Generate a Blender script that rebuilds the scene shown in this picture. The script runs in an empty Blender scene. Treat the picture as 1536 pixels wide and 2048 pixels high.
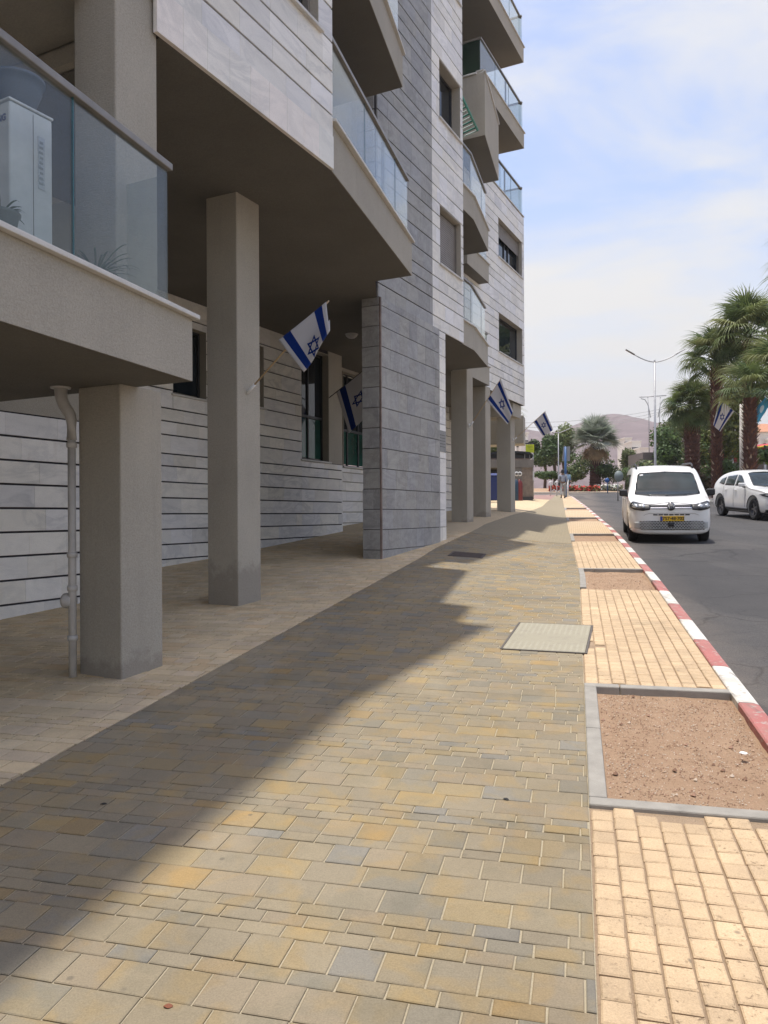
import bpy, bmesh, math, random
from mathutils import Vector, Matrix, Euler, noise
from mathutils.bvhtree import BVHTree
random.seed(7)
C = bpy.context.scene.collection
SC = bpy.context.scene
R = math.radians
F = 1538.0                      # focal length in photo pixels (photo 1536 x 2048)

# ------------------------------------------------------------------ camera
cam_d = bpy.data.cameras.new('camera')
cam = bpy.data.objects.new('camera', cam_d); C.objects.link(cam)
cam_d.sensor_fit = 'VERTICAL'; cam_d.sensor_height = 36.0; cam_d.lens = 36.0 * F / 2048
cam_d.shift_y = 6.0 / 2048
cam_d.clip_start = 0.05; cam_d.clip_end = 8000
ROLL = R(0.3)
cam.rotation_euler = (Euler((R(90), 0, 0)).to_matrix() @ Euler((0, 0, -ROLL)).to_matrix()).to_euler()
SC.camera = cam

# ------------------------------------------------------------------ light
SUN_EL = 83.4
sx, sy = -0.93, 0.35           # where the sun stands (horizontal)
W = bpy.data.worlds.new('World'); SC.world = W; W.use_nodes = True
nt = W.node_tree; nt.nodes.clear()
wo = nt.nodes.new('ShaderNodeOutputWorld'); bg = nt.nodes.new('ShaderNodeBackground')
sk = nt.nodes.new('ShaderNodeTexSky'); sk.sky_type = 'NISHITA'; sk.sun_disc = False
sk.sun_elevation = R(SUN_EL); sk.sun_rotation = math.atan2(sx, sy)
sk.air_density = 1.2; sk.dust_density = 2.5; sk.ozone_density = 1.5
bg.inputs['Strength'].default_value = 0.15
nt.links.new(bg.outputs[0], wo.inputs[0])
tc = nt.nodes.new('ShaderNodeTexCoord')
sep = nt.nodes.new('ShaderNodeSeparateXYZ'); nt.links.new(tc.outputs['Generated'], sep.inputs[0])
mp = nt.nodes.new('ShaderNodeMapping'); mp.inputs['Scale'].default_value = (1.6, 1.6, 5.0)
mp.inputs['Rotation'].default_value = (R(6), R(24), R(35))
nt.links.new(tc.outputs['Generated'], mp.inputs[0])
nz = nt.nodes.new('ShaderNodeTexNoise'); nz.inputs['Scale'].default_value = 1.25
nz.inputs['Detail'].default_value = 7; nz.inputs['Roughness'].default_value = 0.58; nz.inputs['Distortion'].default_value = 0.35
nt.links.new(mp.outputs[0], nz.inputs['Vector'])
cr = nt.nodes.new('ShaderNodeMapRange'); cr.interpolation_type = 'SMOOTHSTEP'
cr.inputs['From Min'].default_value = 0.44; cr.inputs['From Max'].default_value = 0.66
nt.links.new(nz.outputs['Fac'], cr.inputs['Value'])
lo = nt.nodes.new('ShaderNodeMapRange'); lo.interpolation_type = 'SMOOTHSTEP'   # thicker bank of thin cloud low down
lo.inputs['From Min'].default_value = 0.40; lo.inputs['From Max'].default_value = 0.14
lo.inputs['To Min'].default_value = 0.0; lo.inputs['To Max'].default_value = 0.75
nt.links.new(sep.outputs['Z'], lo.inputs['Value'])
mx = nt.nodes.new('ShaderNodeMath'); mx.operation = 'MULTIPLY_ADD'; mx.inputs[1].default_value = 0.8; mx.use_clamp = True
nt.links.new(cr.outputs[0], mx.inputs[0]); nt.links.new(lo.outputs[0], mx.inputs[2])
mix = nt.nodes.new('ShaderNodeMix'); mix.data_type = 'RGBA'
tint = nt.nodes.new('ShaderNodeMix'); tint.data_type = 'RGBA'; tint.blend_type = 'MULTIPLY'; tint.inputs[0].default_value = 1
tint.inputs[7].default_value = (0.70, 0.66, 0.68, 1)
nt.links.new(sk.outputs[0], tint.inputs[6])
nt.links.new(mx.outputs[0], mix.inputs[0]); nt.links.new(tint.outputs[2], mix.inputs[6])
CLOUD = 2.6
mix.inputs[7].default_value = (CLOUD * 1.0, CLOUD * 0.995, CLOUD * 0.975, 1)
nt.links.new(mix.outputs[2], bg.inputs[0])

sd = bpy.data.lights.new('sun', 'SUN'); sd.energy = 2.0; sd.angle = R(0.8); sd.color = (1, 0.96, 0.89)
sun = bpy.data.objects.new('sun', sd); C.objects.link(sun)
ce = math.cos(R(SUN_EL)); hl = math.hypot(sx, sy)
sdir = Vector((sx / hl * ce, sy / hl * ce, math.sin(R(SUN_EL))))
sun.rotation_euler = sdir.to_track_quat('Z', 'Y').to_euler(); sun.location = (0, 0, 40)

SC.view_settings.view_transform = 'Standard'; SC.view_settings.look = 'None'
SC.view_settings.gamma = 1; SC.view_settings.use_curve_mapping = False
SC.view_settings.exposure = 1.2
SC.render.engine = 'CYCLES'
SC.cycles.max_bounces = 8; SC.cycles.transparent_max_bounces = 12

# ------------------------------------------------------------------ basic helpers
def at(px, py, Y):
    """a point of the place: seen at photo pixel (px,py), Y metres ahead of the camera"""
    return Vector(((px - 768) / F * Y, Y, (1030 - py) / F * Y))
def proj(p):
    if p[1] < 0.3: return None
    return (768 + F * p[0] / p[1], 1030 - F * p[2] / p[1])

def tag(o, label=None, cat=None, group=None, kind=None):
    if label: o['label'] = label
    if cat: o['category'] = cat
    if group: o['group'] = group
    if kind: o['kind'] = kind
    return o
def empty(name, loc, label, cat, group=None, rz=0):
    o = bpy.data.objects.new(name, None); C.objects.link(o); o.location = loc; o.rotation_euler = (0, 0, rz)
    o.empty_display_size = 0.2
    return tag(o, label, cat, group)
def keep_parent(o, p):
    """parent without moving the child (parents are only moved/rotated, never scaled)"""
    root = Matrix.Identity(4); q = p; chain = []
    while q: chain.append(q); q = q.parent
    m = Matrix.Identity(4)
    for q in reversed(chain): m = m @ q.matrix_parent_inverse @ q.matrix_basis
    o.parent = p; o.matrix_parent_inverse = m.inverted()
def link(name, me, mat=None, parent=None, local=False):
    if mat is not None and len(me.materials) == 0: me.materials.append(mat)
    o = bpy.data.objects.new(name, me); C.objects.link(o)
    if parent is not None:
        if local: o.parent = parent
        else: keep_parent(o, parent)
    return o

class MB:
    """collects boxes, prisms and tubes into ONE mesh"""
    def __init__(s): s.v = []; s.f = []; s.c = []; s.uv = None; s.sm = []
    def quad(s, a, b, c, d, col=None, sm=False):
        n = len(s.v); s.v += [tuple(a), tuple(b), tuple(c), tuple(d)]; s.f.append((n, n+1, n+2, n+3)); s.c.append(col); s.sm.append(sm)
    def tri(s, a, b, c, col=None, sm=False):
        n = len(s.v); s.v += [tuple(a), tuple(b), tuple(c)]; s.f.append((n, n+1, n+2)); s.c.append(col); s.sm.append(sm)
    def raw(s, vs, fs, col=None, sm=False):
        n = len(s.v); s.v += [tuple(p) for p in vs]
        for f in fs: s.f.append(tuple(i + n for i in f)); s.c.append(col); s.sm.append(sm)
    def box(s, c, size, rz=0, M=None, col=None):
        hx, hy, hz = size[0]/2, size[1]/2, size[2]/2
        T = M if M is not None else Matrix.Translation(c) @ Matrix.Rotation(rz, 4, 'Z')
        vs = [T @ Vector((x*hx, y*hy, z*hz)) for z in (-1, 1) for y in (-1, 1) for x in (-1, 1)]
        s.raw(vs, [(0,2,3,1),(4,5,7,6),(0,1,5,4),(2,6,7,3),(0,4,6,2),(1,3,7,5)], col)
    def prism(s, poly, z0, z1, col=None):
        """poly: list of (x,y) counter-clockwise"""
        a = sum(poly[i][0]*poly[(i+1) % len(poly)][1] - poly[(i+1) % len(poly)][0]*poly[i][1] for i in range(len(poly)))
        if a < 0: poly = poly[::-1]
        n = len(poly); vs = [(x, y, z0) for x, y in poly] + [(x, y, z1) for x, y in poly]
        fs = [tuple(range(n-1, -1, -1)), tuple(range(n, 2*n))] + [(i, (i+1) % n, n+(i+1) % n, n+i) for i in range(n)]
        s.raw(vs, fs, col)
    def tube(s, pts, r, n=10, caps=True, col=None, sm=True):
        pts = [Vector(p) for p in pts]; rr = r if isinstance(r, (list, tuple)) else [r]*len(pts)
        base = len(s.v); up = Vector((0, 0, 1))
        for i, p in enumerate(pts):
            d = (pts[min(i+1, len(pts)-1)] - pts[max(i-1, 0)])
            if d.length < 1e-9: d = Vector((0, 0, 1))
            d.normalize()
            a = d.cross(up)
            if a.length < 0.05: a = d.cross(Vector((0, 1, 0)))
            a.normalize(); b = a.cross(d).normalized()
            for k in range(n):
                t = 2*math.pi*k/n; s.v.append(tuple(p + (a*math.cos(t) + b*math.sin(t))*rr[i]))
        for i in range(len(pts)-1):
            for k in range(n):
                k2 = (k+1) % n
                s.f.append((base+i*n+k, base+(i+1)*n+k, base+(i+1)*n+k2, base+i*n+k2)); s.c.append(col); s.sm.append(sm)
        if caps:
            s.f.append(tuple(base+k for k in range(n))); s.c.append(col); s.sm.append(False)
            e = base+(len(pts)-1)*n
            s.f.append(tuple(e+k for k in range(n-1, -1, -1))); s.c.append(col); s.sm.append(False)
    def lathe(s, prof, c=(0,0,0), n=16, col=None, sm=True, M=None):
        base = len(s.v); T = M if M is not None else Matrix.Translation(c)
        for r, z in prof:
            for k in range(n):
                t = 2*math.pi*k/n; s.v.append(tuple(T @ Vector((r*math.cos(t), r*math.sin(t), z))))
        for i in range(len(prof)-1):
            for k in range(n):
                k2 = (k+1) % n
                s.f.append((base+i*n+k, base+i*n+k2, base+(i+1)*n+k2, base+(i+1)*n+k)); s.c.append(col); s.sm.append(sm)
    def build(s, name, mat, parent=None, local=False, smooth=False, kind=None):
        me = bpy.data.meshes.new(name); me.from_pydata(s.v, [], s.f)
        if any(c is not None for c in s.c):
            at_ = me.color_attributes.new('tint', 'FLOAT_COLOR', 'CORNER')
            buf = []
            for f, c in zip(s.f, s.c):
                cc = c if c is not None else (1, 1, 1)
                buf += [cc[0], cc[1], cc[2], 1.0] * len(f)
            at_.data.foreach_set('color', buf)
        me.polygons.foreach_set('use_smooth', [bool(x) or smooth for x in s.sm])
        if s.uv is not None:
            ul = me.uv_layers.new(name='UVMap')
            buf = []
            for f in s.f:
                for i in f: buf += [s.uv[i][0], s.uv[i][1]]
            ul.data.foreach_set('uv', buf)
        me.validate(); me.update()
        o = link(name, me, mat, parent, local)
        if kind: o['kind'] = kind
        return o

def bevel(o, w=0.01, seg=2, ang=35):
    m = o.modifiers.new('bevel', 'BEVEL'); m.width = w; m.segments = seg; m.limit_method = 'ANGLE'; m.angle_limit = R(ang)
    m.harden_normals = False
    return o
def bake_mods(o):
    dg = bpy.context.evaluated_depsgraph_get(); dg.update()
    me = bpy.data.meshes.new_from_object(o.evaluated_get(dg)); o.modifiers.clear(); old = o.data; o.data = me
    return o

# ------------------------------------------------------------------ materials
class NT:
    def __init__(s, name):
        s.m = bpy.data.materials.new(name); s.m.use_nodes = True; s.t = s.m.node_tree
        s.b = s.t.nodes['Principled BSDF']; s.o = s.t.nodes['Material Output']
    def n(s, typ, **kw):
        x = s.t.nodes.new(typ)
        for k, v in kw.items(): setattr(x, k, v)
        return x
    def l(s, a, b): s.t.links.new(a, b)
    def setin(s, sock, v):
        if hasattr(v, 'is_output'): s.l(v, sock)
        elif isinstance(v, (tuple, list)) and sock.type == 'RGBA' and len(v) == 3: sock.default_value = (*v, 1)
        else: sock.default_value = v
    def math(s, op, a, b=0.0, c=0.0, clamp=False):
        x = s.n('ShaderNodeMath', operation=op); x.use_clamp = clamp
        s.setin(x.inputs[0], a); s.setin(x.inputs[1], b); s.setin(x.inputs[2], c); return x.outputs[0]
    def vmath(s, op, a, b):
        x = s.n('ShaderNodeVectorMath', operation=op); s.setin(x.inputs[0], a); s.setin(x.inputs[1], b); return x.outputs[0]
    def pos(s): return s.n('ShaderNodeNewGeometry').outputs['Position']
    def obj(s): return s.n('ShaderNodeTexCoord').outputs['Object']
    def uv(s): return s.n('ShaderNodeTexCoord').outputs['UV']
    def scale(s, v, sc, rot=(0, 0, 0)):
        x = s.n('ShaderNodeMapping'); s.l(v, x.inputs[0]); x.inputs['Scale'].default_value = sc; x.inputs['Rotation'].default_value = rot; return x.outputs[0]
    def noise(s, v, sc, det=4, rough=0.55, dist=0.0, out='Fac'):
        x = s.n('ShaderNodeTexNoise'); s.l(v, x.inputs['Vector']); x.inputs['Scale'].default_value = sc
        x.inputs['Detail'].default_value = det; x.inputs['Roughness'].default_value = rough; x.inputs['Distortion'].default_value = dist
        return x.outputs[out]
    def vor(s, v, sc, feat='F1', out='Distance', rnd=1.0):
        x = s.n('ShaderNodeTexVoronoi', feature=feat); s.l(v, x.inputs['Vector']); x.inputs['Scale'].default_value = sc
        x.inputs['Randomness'].default_value = rnd; return x.outputs[out]
    def rng(s, v, a, b, c=0.0, d=1.0, smooth=False):
        x = s.n('ShaderNodeMapRange'); x.interpolation_type = 'SMOOTHSTEP' if smooth else 'LINEAR'
        s.l(v, x.inputs['Value'])
        for k, q in zip(('From Min', 'From Max', 'To Min', 'To Max'), (a, b, c, d)): x.inputs[k].default_value = q
        return x.outputs[0]
    def mix(s, f, a, b, mode='MIX'):
        x = s.n('ShaderNodeMix', data_type='RGBA', blend_type=mode); s.setin(x.inputs[0], f); s.setin(x.inputs[6], a); s.setin(x.inputs[7], b); return x.outputs[2]
    def bump(s, h, st=0.3, dist=0.01):
        x = s.n('ShaderNodeBump'); s.l(h, x.inputs['Height']); x.inputs['Strength'].default_value = st; x.inputs['Distance'].default_value = dist
        s.l(x.outputs[0], s.b.inputs['Normal']); return x
    def fin(s, col=None, rough=0.6, metal=0.0, spec=None):
        if col is not None: s.setin(s.b.inputs['Base Color'], col)
        s.setin(s.b.inputs['Roughness'], rough); s.setin(s.b.inputs['Metallic'], metal)
        if spec is not None: s.b.inputs['Specular IOR Level'].default_value = spec
        return s.m
    def tint(s, attr):
        if attr:
            x = s.n('ShaderNodeAttribute'); x.attribute_name = 'tint'; return x.outputs['Color']
        return s.n('ShaderNodeObjectInfo').outputs['Color']

def plain(name, col, rough=0.5, metal=0.0, var=0.12, sc=6.0, spec=None, bump=0.0, coat=0.0):
    m = NT(name); p = m.obj(); n = m.noise(p, sc, 5)
    lo_ = tuple(max(0, c*(1-var)) for c in col); hi_ = tuple(c*(1+var) for c in col)
    c = m.mix(m.rng(n, 0.3, 0.7), lo_, hi_)
    r = m.rng(m.noise(p, sc*3, 3), 0.3, 0.7, max(0.02, rough-0.06), min(1, rough+0.06))
    if bump: m.bump(m.noise(p, sc*12, 4), bump, 0.004)
    if coat: m.b.inputs['Coat Weight'].default_value = coat; m.b.inputs['Coat Roughness'].default_value = 0.04
    return m.fin(c, r, metal, spec)

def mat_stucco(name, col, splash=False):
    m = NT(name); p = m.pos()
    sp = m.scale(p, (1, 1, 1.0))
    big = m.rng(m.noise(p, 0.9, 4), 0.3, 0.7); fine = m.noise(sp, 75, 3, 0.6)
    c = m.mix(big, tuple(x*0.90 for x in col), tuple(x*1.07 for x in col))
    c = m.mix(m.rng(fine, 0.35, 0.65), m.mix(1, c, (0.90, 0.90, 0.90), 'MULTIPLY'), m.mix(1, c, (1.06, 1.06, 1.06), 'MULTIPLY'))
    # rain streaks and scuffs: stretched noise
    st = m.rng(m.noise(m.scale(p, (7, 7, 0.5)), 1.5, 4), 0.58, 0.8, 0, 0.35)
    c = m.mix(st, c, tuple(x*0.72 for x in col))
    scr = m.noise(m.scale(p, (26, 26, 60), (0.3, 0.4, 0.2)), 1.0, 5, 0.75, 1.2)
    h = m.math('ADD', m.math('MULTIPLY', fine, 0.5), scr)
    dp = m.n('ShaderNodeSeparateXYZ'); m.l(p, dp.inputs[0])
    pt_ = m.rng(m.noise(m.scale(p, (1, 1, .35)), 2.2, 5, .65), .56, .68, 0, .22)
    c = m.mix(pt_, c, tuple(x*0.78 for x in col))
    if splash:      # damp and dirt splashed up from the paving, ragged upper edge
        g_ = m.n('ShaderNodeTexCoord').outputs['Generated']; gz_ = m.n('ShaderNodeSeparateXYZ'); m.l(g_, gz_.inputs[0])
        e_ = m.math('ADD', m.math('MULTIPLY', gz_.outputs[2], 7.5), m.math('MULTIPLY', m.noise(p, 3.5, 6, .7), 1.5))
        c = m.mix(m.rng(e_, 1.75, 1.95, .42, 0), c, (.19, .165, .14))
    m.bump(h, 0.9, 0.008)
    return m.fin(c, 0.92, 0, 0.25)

def mat_marble(name, base, vein, attr, dark=False):
    m = NT(name); p = m.pos(); t = m.tint(attr)
    n1 = m.noise(m.scale(p, (1.1, 1.1, 2.2), (0.6, 0.5, 0)), 1.6, 7, 0.6, 1.6)
    n2 = m.noise(m.scale(p, (.7, .7, 1.7), (0.9, 0.2, 0)), 1.5, 6, 0.6, 1.1)
    v = m.math('SUBTRACT', 1.0, m.math('MULTIPLY', m.math('ABSOLUTE', m.math('SUBTRACT', n2, 0.5)), 14.0), clamp=True)
    c = m.mix(m.rng(n1, 0.35, 0.68), base, tuple(x*(0.80 if dark else .90) for x in base))
    c = m.mix(m.math('MULTIPLY', v, m.rng(m.noise(p, .8, 3), .35, .65, .03, .45)), c, vein)
    sp = m.rng(m.noise(p, 60 if dark else 120, 4, 0.7), 0.3, 0.75, 0.92 if not dark else .86, 1.08)
    c = m.mix(1, c, t, 'MULTIPLY')
    c = m.mix(1, c, sp, 'MULTIPLY')
    # rust and water stains
    st = m.rng(m.noise(m.scale(p, (5, 5, 1.1)), 1.1, 5), 0.63, 0.82, 0, 0.30)
    c = m.mix(st, c, (0.40, 0.30, 0.20) if not dark else (0.24, 0.235, 0.22))
    if dark:
        wh = m.rng(m.noise(m.scale(p, (1, 1, .45)), 7, 7, 0.75, 2.6), 0.54, 0.74, 0, 0.55)
        c = m.mix(wh, c, (0.52, 0.53, 0.53))
        dk = m.rng(m.noise(p, 3.0, 6, 0.7, 1.0), 0.52, 0.72, 0, 0.45)
        c = m.mix(dk, c, (0.165, 0.168, 0.175))
    m.bump(m.noise(p, 40, 5, 0.7), 0.25, 0.004)
    return m.fin(c, 0.55 if not dark else 0.6, 0, 0.35)

def mat_paver(name, attr, kind):
    m = NT(name); p = m.pos(); t = m.tint(attr)
    n1 = m.noise(p, 5.5, 3, 0.5, 0.4); n2 = m.noise(p, 170, 3, 0.7); n3 = m.noise(p, 1.0, 4, 0.6)
    if kind == 'green':     # factory-blended stones: each fades between ochre and grey
        f = m.rng(n1, 0.47, 0.64, smooth=True)
        c = m.mix(1, t, m.mix(f, (1.0, 1.0, 1.0), (1.10, 1.02, 0.86)), 'MULTIPLY')
        f2 = m.rng(m.noise(p, 4.2, 3, 0.5, 0.5), 0.54, 0.68, 0, 0.45, True)
        c = m.mix(f2, c, m.mix(1, t, (0.80, 0.84, 0.86), 'MULTIPLY'))
    else:
        c = m.mix(m.rng(n1, 0.3, 0.7), m.mix(1, t, (0.90, 0.88, 0.86), 'MULTIPLY'), m.mix(1, t, (1.08, 1.05, 1.0), 'MULTIPLY'))
    c = m.mix(1, c, m.rng(n2, 0.25, 0.75, 0.78, 1.16), 'MULTIPLY')
    c = m.mix(1, c, m.rng(n3, 0.3, 0.7, 0.84, 1.08), 'MULTIPLY')
    c = m.mix(m.rng(m.noise(p, 14, 5, .7, .8), .5, .75, 0, .30), c, m.mix(1, c, (.70, .68, .66), 'MULTIPLY'))
    c = m.mix(m.rng(m.noise(m.scale(p, (.8, .5, 1), (0, 0, .3)), 1.3, 6, .75), .56, .72, 0, .28), c, (.42, .35, .24))
    spot = m.rng(m.vor(p, 6.5), 0.045, 0.095, 0.6, 0.0)          # chewing-gum like spots
    c = m.mix(m.math('MULTIPLY', spot, m.rng(m.noise(p, 2.1, 2), 0.40, 0.5)), c, (0.11, 0.095, 0.075))
    if kind == 'tan':       # chipped rough face
        pit = m.rng(m.noise(p, 48, 4, 0.7), 0.60, 0.68, 0, 0.85)
        pit = m.math('MULTIPLY', pit, m.rng(m.noise(p, 1.7, 3), 0.42, 0.6))
        c = m.mix(pit, c, (0.20, 0.135, 0.08))
        m.bump(m.math('ADD', m.math('MULTIPLY', m.noise(p, 22, 5, 0.65), 1.0), m.math('MULTIPLY', pit, -0.6)), 0.6, 0.012)
    else:
        m.bump(m.math('ADD', m.math('MULTIPLY', n2, 0.3), m.noise(p, 30, 4, 0.6)), 0.35, 0.004)
    return m.fin(c, 0.85, 0, 0.3)

def mat_brickfar(name, cols, bw, rh, joint, jcol):
    """paving too far off to tell stones apart, laid out in street metres (uv)"""
    m = NT(name); u = m.uv(); p = m.pos()
    br = m.n('ShaderNodeTexBrick'); m.l(u, br.inputs['Vector'])
    br.inputs['Scale'].default_value = 1; br.inputs['Brick Width'].default_value = bw; br.inputs['Row Height'].default_value = rh
    br.inputs['Mortar Size'].default_value = joint; br.inputs['Mortar Smooth'].default_value = 0.2; br.inputs['Bias'].default_value = 0
    br.inputs['Color1'].default_value = (*cols[0], 1); br.inputs['Color2'].default_value = (*cols[1], 1); br.inputs['Mortar'].default_value = (*jcol, 1)
    c = m.mix(m.rng(m.noise(p, 0.7, 4), 0.3, 0.7, 0, 0.5), br.outputs['Color'], cols[2])
    c = m.mix(1, c, m.rng(m.noise(p, 25, 4), 0.3, 0.7, 0.88, 1.1), 'MULTIPLY')
    m.bump(br.outputs['Fac'], -0.3, 0.005)
    return m.fin(c, 0.88, 0, 0.25)

def mat_asphalt():
    m = NT('asphalt'); p = m.pos()
    c = m.mix(m.rng(m.noise(p, 0.45, 5, 0.6), 0.3, 0.7), (0.052, 0.050, 0.049), (0.078, 0.074, 0.071))
    ag = m.rng(m.noise(p, 110, 3, 0.8), 0.35, 0.75, 0.45, 1.9)
    c = m.mix(1, c, ag, 'MULTIPLY')
    wp = m.noise(p, 0.9, 4, out='Color')
    pw = m.vmath('ADD', p, m.vmath('MULTIPLY', wp, (0.9, 0.9, 0)))
    cr_ = m.rng(m.vor(pw, 0.42, 'DISTANCE_TO_EDGE'), 0.0, 0.012, 1, 0)
    pw2 = m.vmath('ADD', p, m.vmath('MULTIPLY', m.noise(p, 2.5, 4, out='Color'), (0.5, 0.5, 0)))
    cr2 = m.rng(m.vor(pw2, 1.6, 'DISTANCE_TO_EDGE'), 0.0, 0.02, 1, 0)
    cr_ = m.math('ADD', m.math('MULTIPLY', cr_, m.rng(m.noise(p, 0.5, 2), 0.40, 0.5)), m.math('MULTIPLY', m.math('MULTIPLY', cr2, .6), m.rng(m.noise(p, 0.35, 3), 0.50, 0.58)), clamp=True)
    c = m.mix(m.math('MULTIPLY', cr_, 0.75), c, (0.02, 0.019, 0.018))
    wear = m.rng(m.noise(m.scale(p, (1.4, 0.22, 1), (0, 0, R(14))), 0.9, 5), 0.52, 0.75, 0, 0.35)
    c = m.mix(wear, c, (0.105, 0.095, 0.088))
    oil = m.rng(m.noise(m.scale(p, (2.0, 0.3, 1), (0, 0, R(14))), 0.8, 3), 0.62, 0.8, 0, 0.5)
    c = m.mix(oil, c, (0.03, 0.029, 0.029))
    sx_ = m.n('ShaderNodeSeparateXYZ'); m.l(m.uv(), sx_.inputs[0])      # grit gathered in the gutter (u = metres from the paving)
    gr = m.rng(m.math('ADD', sx_.outputs[0], m.math('MULTIPLY', m.noise(p, 2.5, 5, .7), .9)), 1.25, 2.15, .75, 0)
    c = m.mix(gr, c, m.mix(m.rng(m.noise(p, 60, 4, .7), .4, .7), (0.12, 0.10, 0.085), (0.22, 0.185, 0.15)))
    pa = m.rng(m.noise(m.scale(p, (.5, .16, 1), (0, 0, R(14))), 1.0, 2, .4), .56, .575, 0, .45)
    c = m.mix(pa, c, (0.042, 0.041, 0.042))
    m.bump(m.math('SUBTRACT', m.noise(p, 90, 4, 0.7), m.math('MULTIPLY', cr_, 1.2)), 0.5, 0.008)
    return m.fin(c, 0.85, 0, 0.35)

def mat_soil(name, a, b, cdark):
    m = NT(name); p = m.pos()
    c = m.mix(m.rng(m.noise(p, 3, 6, 0.65), 0.3, 0.7), a, b)
    c = m.mix(m.rng(m.noise(p, 90, 4, 0.75), 0.55, 0.75, 0, 0.7), c, cdark)
    c = m.mix(m.rng(m.vor(p, 55), 0.0, 0.16, 0.6, 0), c, (0.62, 0.50, 0.40))
    m.bump(m.math('ADD', m.noise(p, 45, 6, 0.75), m.math('MULTIPLY', m.noise(p, 10, 4), 1.5)), 0.8, 0.02)
    return m.fin(c, 0.95, 0, 0.2)

def mat_kerb(name, base):
    m = NT(name); p = m.pos()
    c = m.mix(m.rng(m.noise(p, 4, 5), 0.3, 0.7), tuple(x*0.9 for x in base), tuple(min(1, x*1.08) for x in base))
    ch = m.rng(m.noise(p, 17, 6, 0.72), 0.55, 0.63, 0, 0.8)
    c = m.mix(ch, c, (0.40, 0.36, 0.32))
    d = m.rng(m.noise(p, 2.4, 5, 0.7), 0.45, 0.7, 0, 0.5)
    c = m.mix(d, c, (0.26, 0.21, 0.17))
    tyre = m.rng(m.noise(m.scale(p, (9, 1.2, 3), (0, 0, R(14))), 1.5, 4), .58, .7, 0, .6)
    c = m.mix(tyre, c, (0.10, 0.09, 0.085))
    m.bump(m.noise(p, 60, 4, 0.7), 0.4, 0.004)
    return m.fin(c, 0.8, 0, 0.3)

def mat_glass(name, tintc=(0.91, 0.94, 0.93), refl=1.0, rough=0.01, trans=0.93):
    """thin balcony glass: clear with the reflection of a real pane"""
    m = NT(name); m.t.nodes.remove(m.b)
    tr = m.n('ShaderNodeBsdfTransparent'); tr.inputs[0].default_value = (tintc[0]*trans, tintc[1]*trans, tintc[2]*trans, 1)
    gl = m.n('ShaderNodeBsdfGlossy'); gl.inputs['Roughness'].default_value = rough; gl.inputs[0].default_value = (0.97, 0.97, 0.95, 1)
    ge = m.n('ShaderNodeNewGeometry'); dt = m.n('ShaderNodeVectorMath', operation='DOT_PRODUCT'); m.l(ge.outputs['Normal'], dt.inputs[0]); m.l(ge.outputs['Incoming'], dt.inputs[1])
    sch = m.math('ADD', 0.04, m.math('MULTIPLY', 0.96, m.math('POWER', m.math('SUBTRACT', 1.0, m.math('ABSOLUTE', dt.outputs['Value'])), 4.6)))
    df = m.n('ShaderNodeBsdfDiffuse'); df.inputs[0].default_value = (0.50, 0.51, 0.48, 1)       # dust film
    f = m.math('MULTIPLY', sch, refl*.85, clamp=True)
    mxs = m.n('ShaderNodeMixShader'); m.l(f, mxs.inputs[0]); m.l(tr.outputs[0], mxs.inputs[1]); m.l(gl.outputs[0], mxs.inputs[2])
    dust = m.rng(m.noise(m.pos(), 3.0, 5), 0.3, 0.8, 0.02, 0.07)
    mx2 = m.n('ShaderNodeMixShader'); m.l(dust, mx2.inputs[0]); m.l(mxs.outputs[0], mx2.inputs[1]); m.l(df.outputs[0], mx2.inputs[2])
    m.l(mx2.outputs[0], m.o.inputs[0])
    return m.m

def mat_darkglass(name, col=(0.012, 0.016, 0.02), spec=0.6, rough=0.03):
    m = NT(name); p = m.obj()
    c = m.mix(m.rng(m.noise(p, 1.3, 3), 0.35, 0.7), col, tuple(x*2.2 for x in col))
    return m.fin(c, rough, 0, spec)

M = {}
M['stucco'] = mat_stucco('grey_beige_stucco', (0.425, 0.39, 0.325))
M['stucco_column'] = mat_stucco('column_stucco', (0.425, 0.39, 0.325), True)
M['shade_toned_soffit'] = mat_stucco('shade_toned_stucco', (0.165, 0.155, 0.135))  # same stucco, darkened so its colour carries the shade of the undersides
M['joint'] = plain('dark_joint', (0.045, 0.04, 0.045), 0.9, sc=4)
for a_ in (0, 1):
    M['white_stone', a_] = mat_marble('white_marble_%d' % a_, (0.87, 0.845, 0.80), (0.46, 0.46, 0.465), a_)
    M['grey_stone', a_] = mat_marble('grey_marble_%d' % a_, (0.40, 0.395, 0.385), (0.195, 0.19, 0.188), a_, True)
    M['pav_green', a_] = mat_paver('blend_paver_%d' % a_, a_, 'green')
    M['pav_beige', a_] = mat_paver('beige_paver_%d' % a_, a_, 'beige')
    M['pav_tan', a_] = mat_paver('tan_cobble_%d' % a_, a_, 'tan')
M['sill'] = mat_marble('sill_marble', (0.66, 0.64, 0.60), (0.40, 0.39, 0.37), 0)
M['sand_joint'] = mat_soil('sand_joint', (0.44, 0.375, 0.255), (0.54, 0.465, 0.33), (0.26, 0.21, 0.14))
M['beige_joint'] = mat_soil('beige_joint', (0.15, 0.105, 0.065), (0.21, 0.15, 0.095), (0.08, 0.055, 0.035))
M['brown_joint'] = mat_soil('brown_joint', (0.32, 0.235, 0.155), (0.42, 0.31, 0.21), (0.17, 0.115, 0.08))
M['soil'] = mat_soil('red_brown_soil', (0.33, 0.217, 0.138), (0.40, 0.275, 0.18), (0.16, 0.095, 0.058))
M['desert'] = mat_soil('desert_ground', (0.36, 0.27, 0.19), (0.42, 0.32, 0.23), (0.2, 0.14, 0.1))
M['asphalt'] = mat_asphalt()
M['kerb_white'] = mat_kerb('kerb_white_paint', (0.66, 0.64, 0.58))
M['kerb_red'] = mat_kerb('kerb_red_paint', (0.40, 0.15, 0.135))
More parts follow.
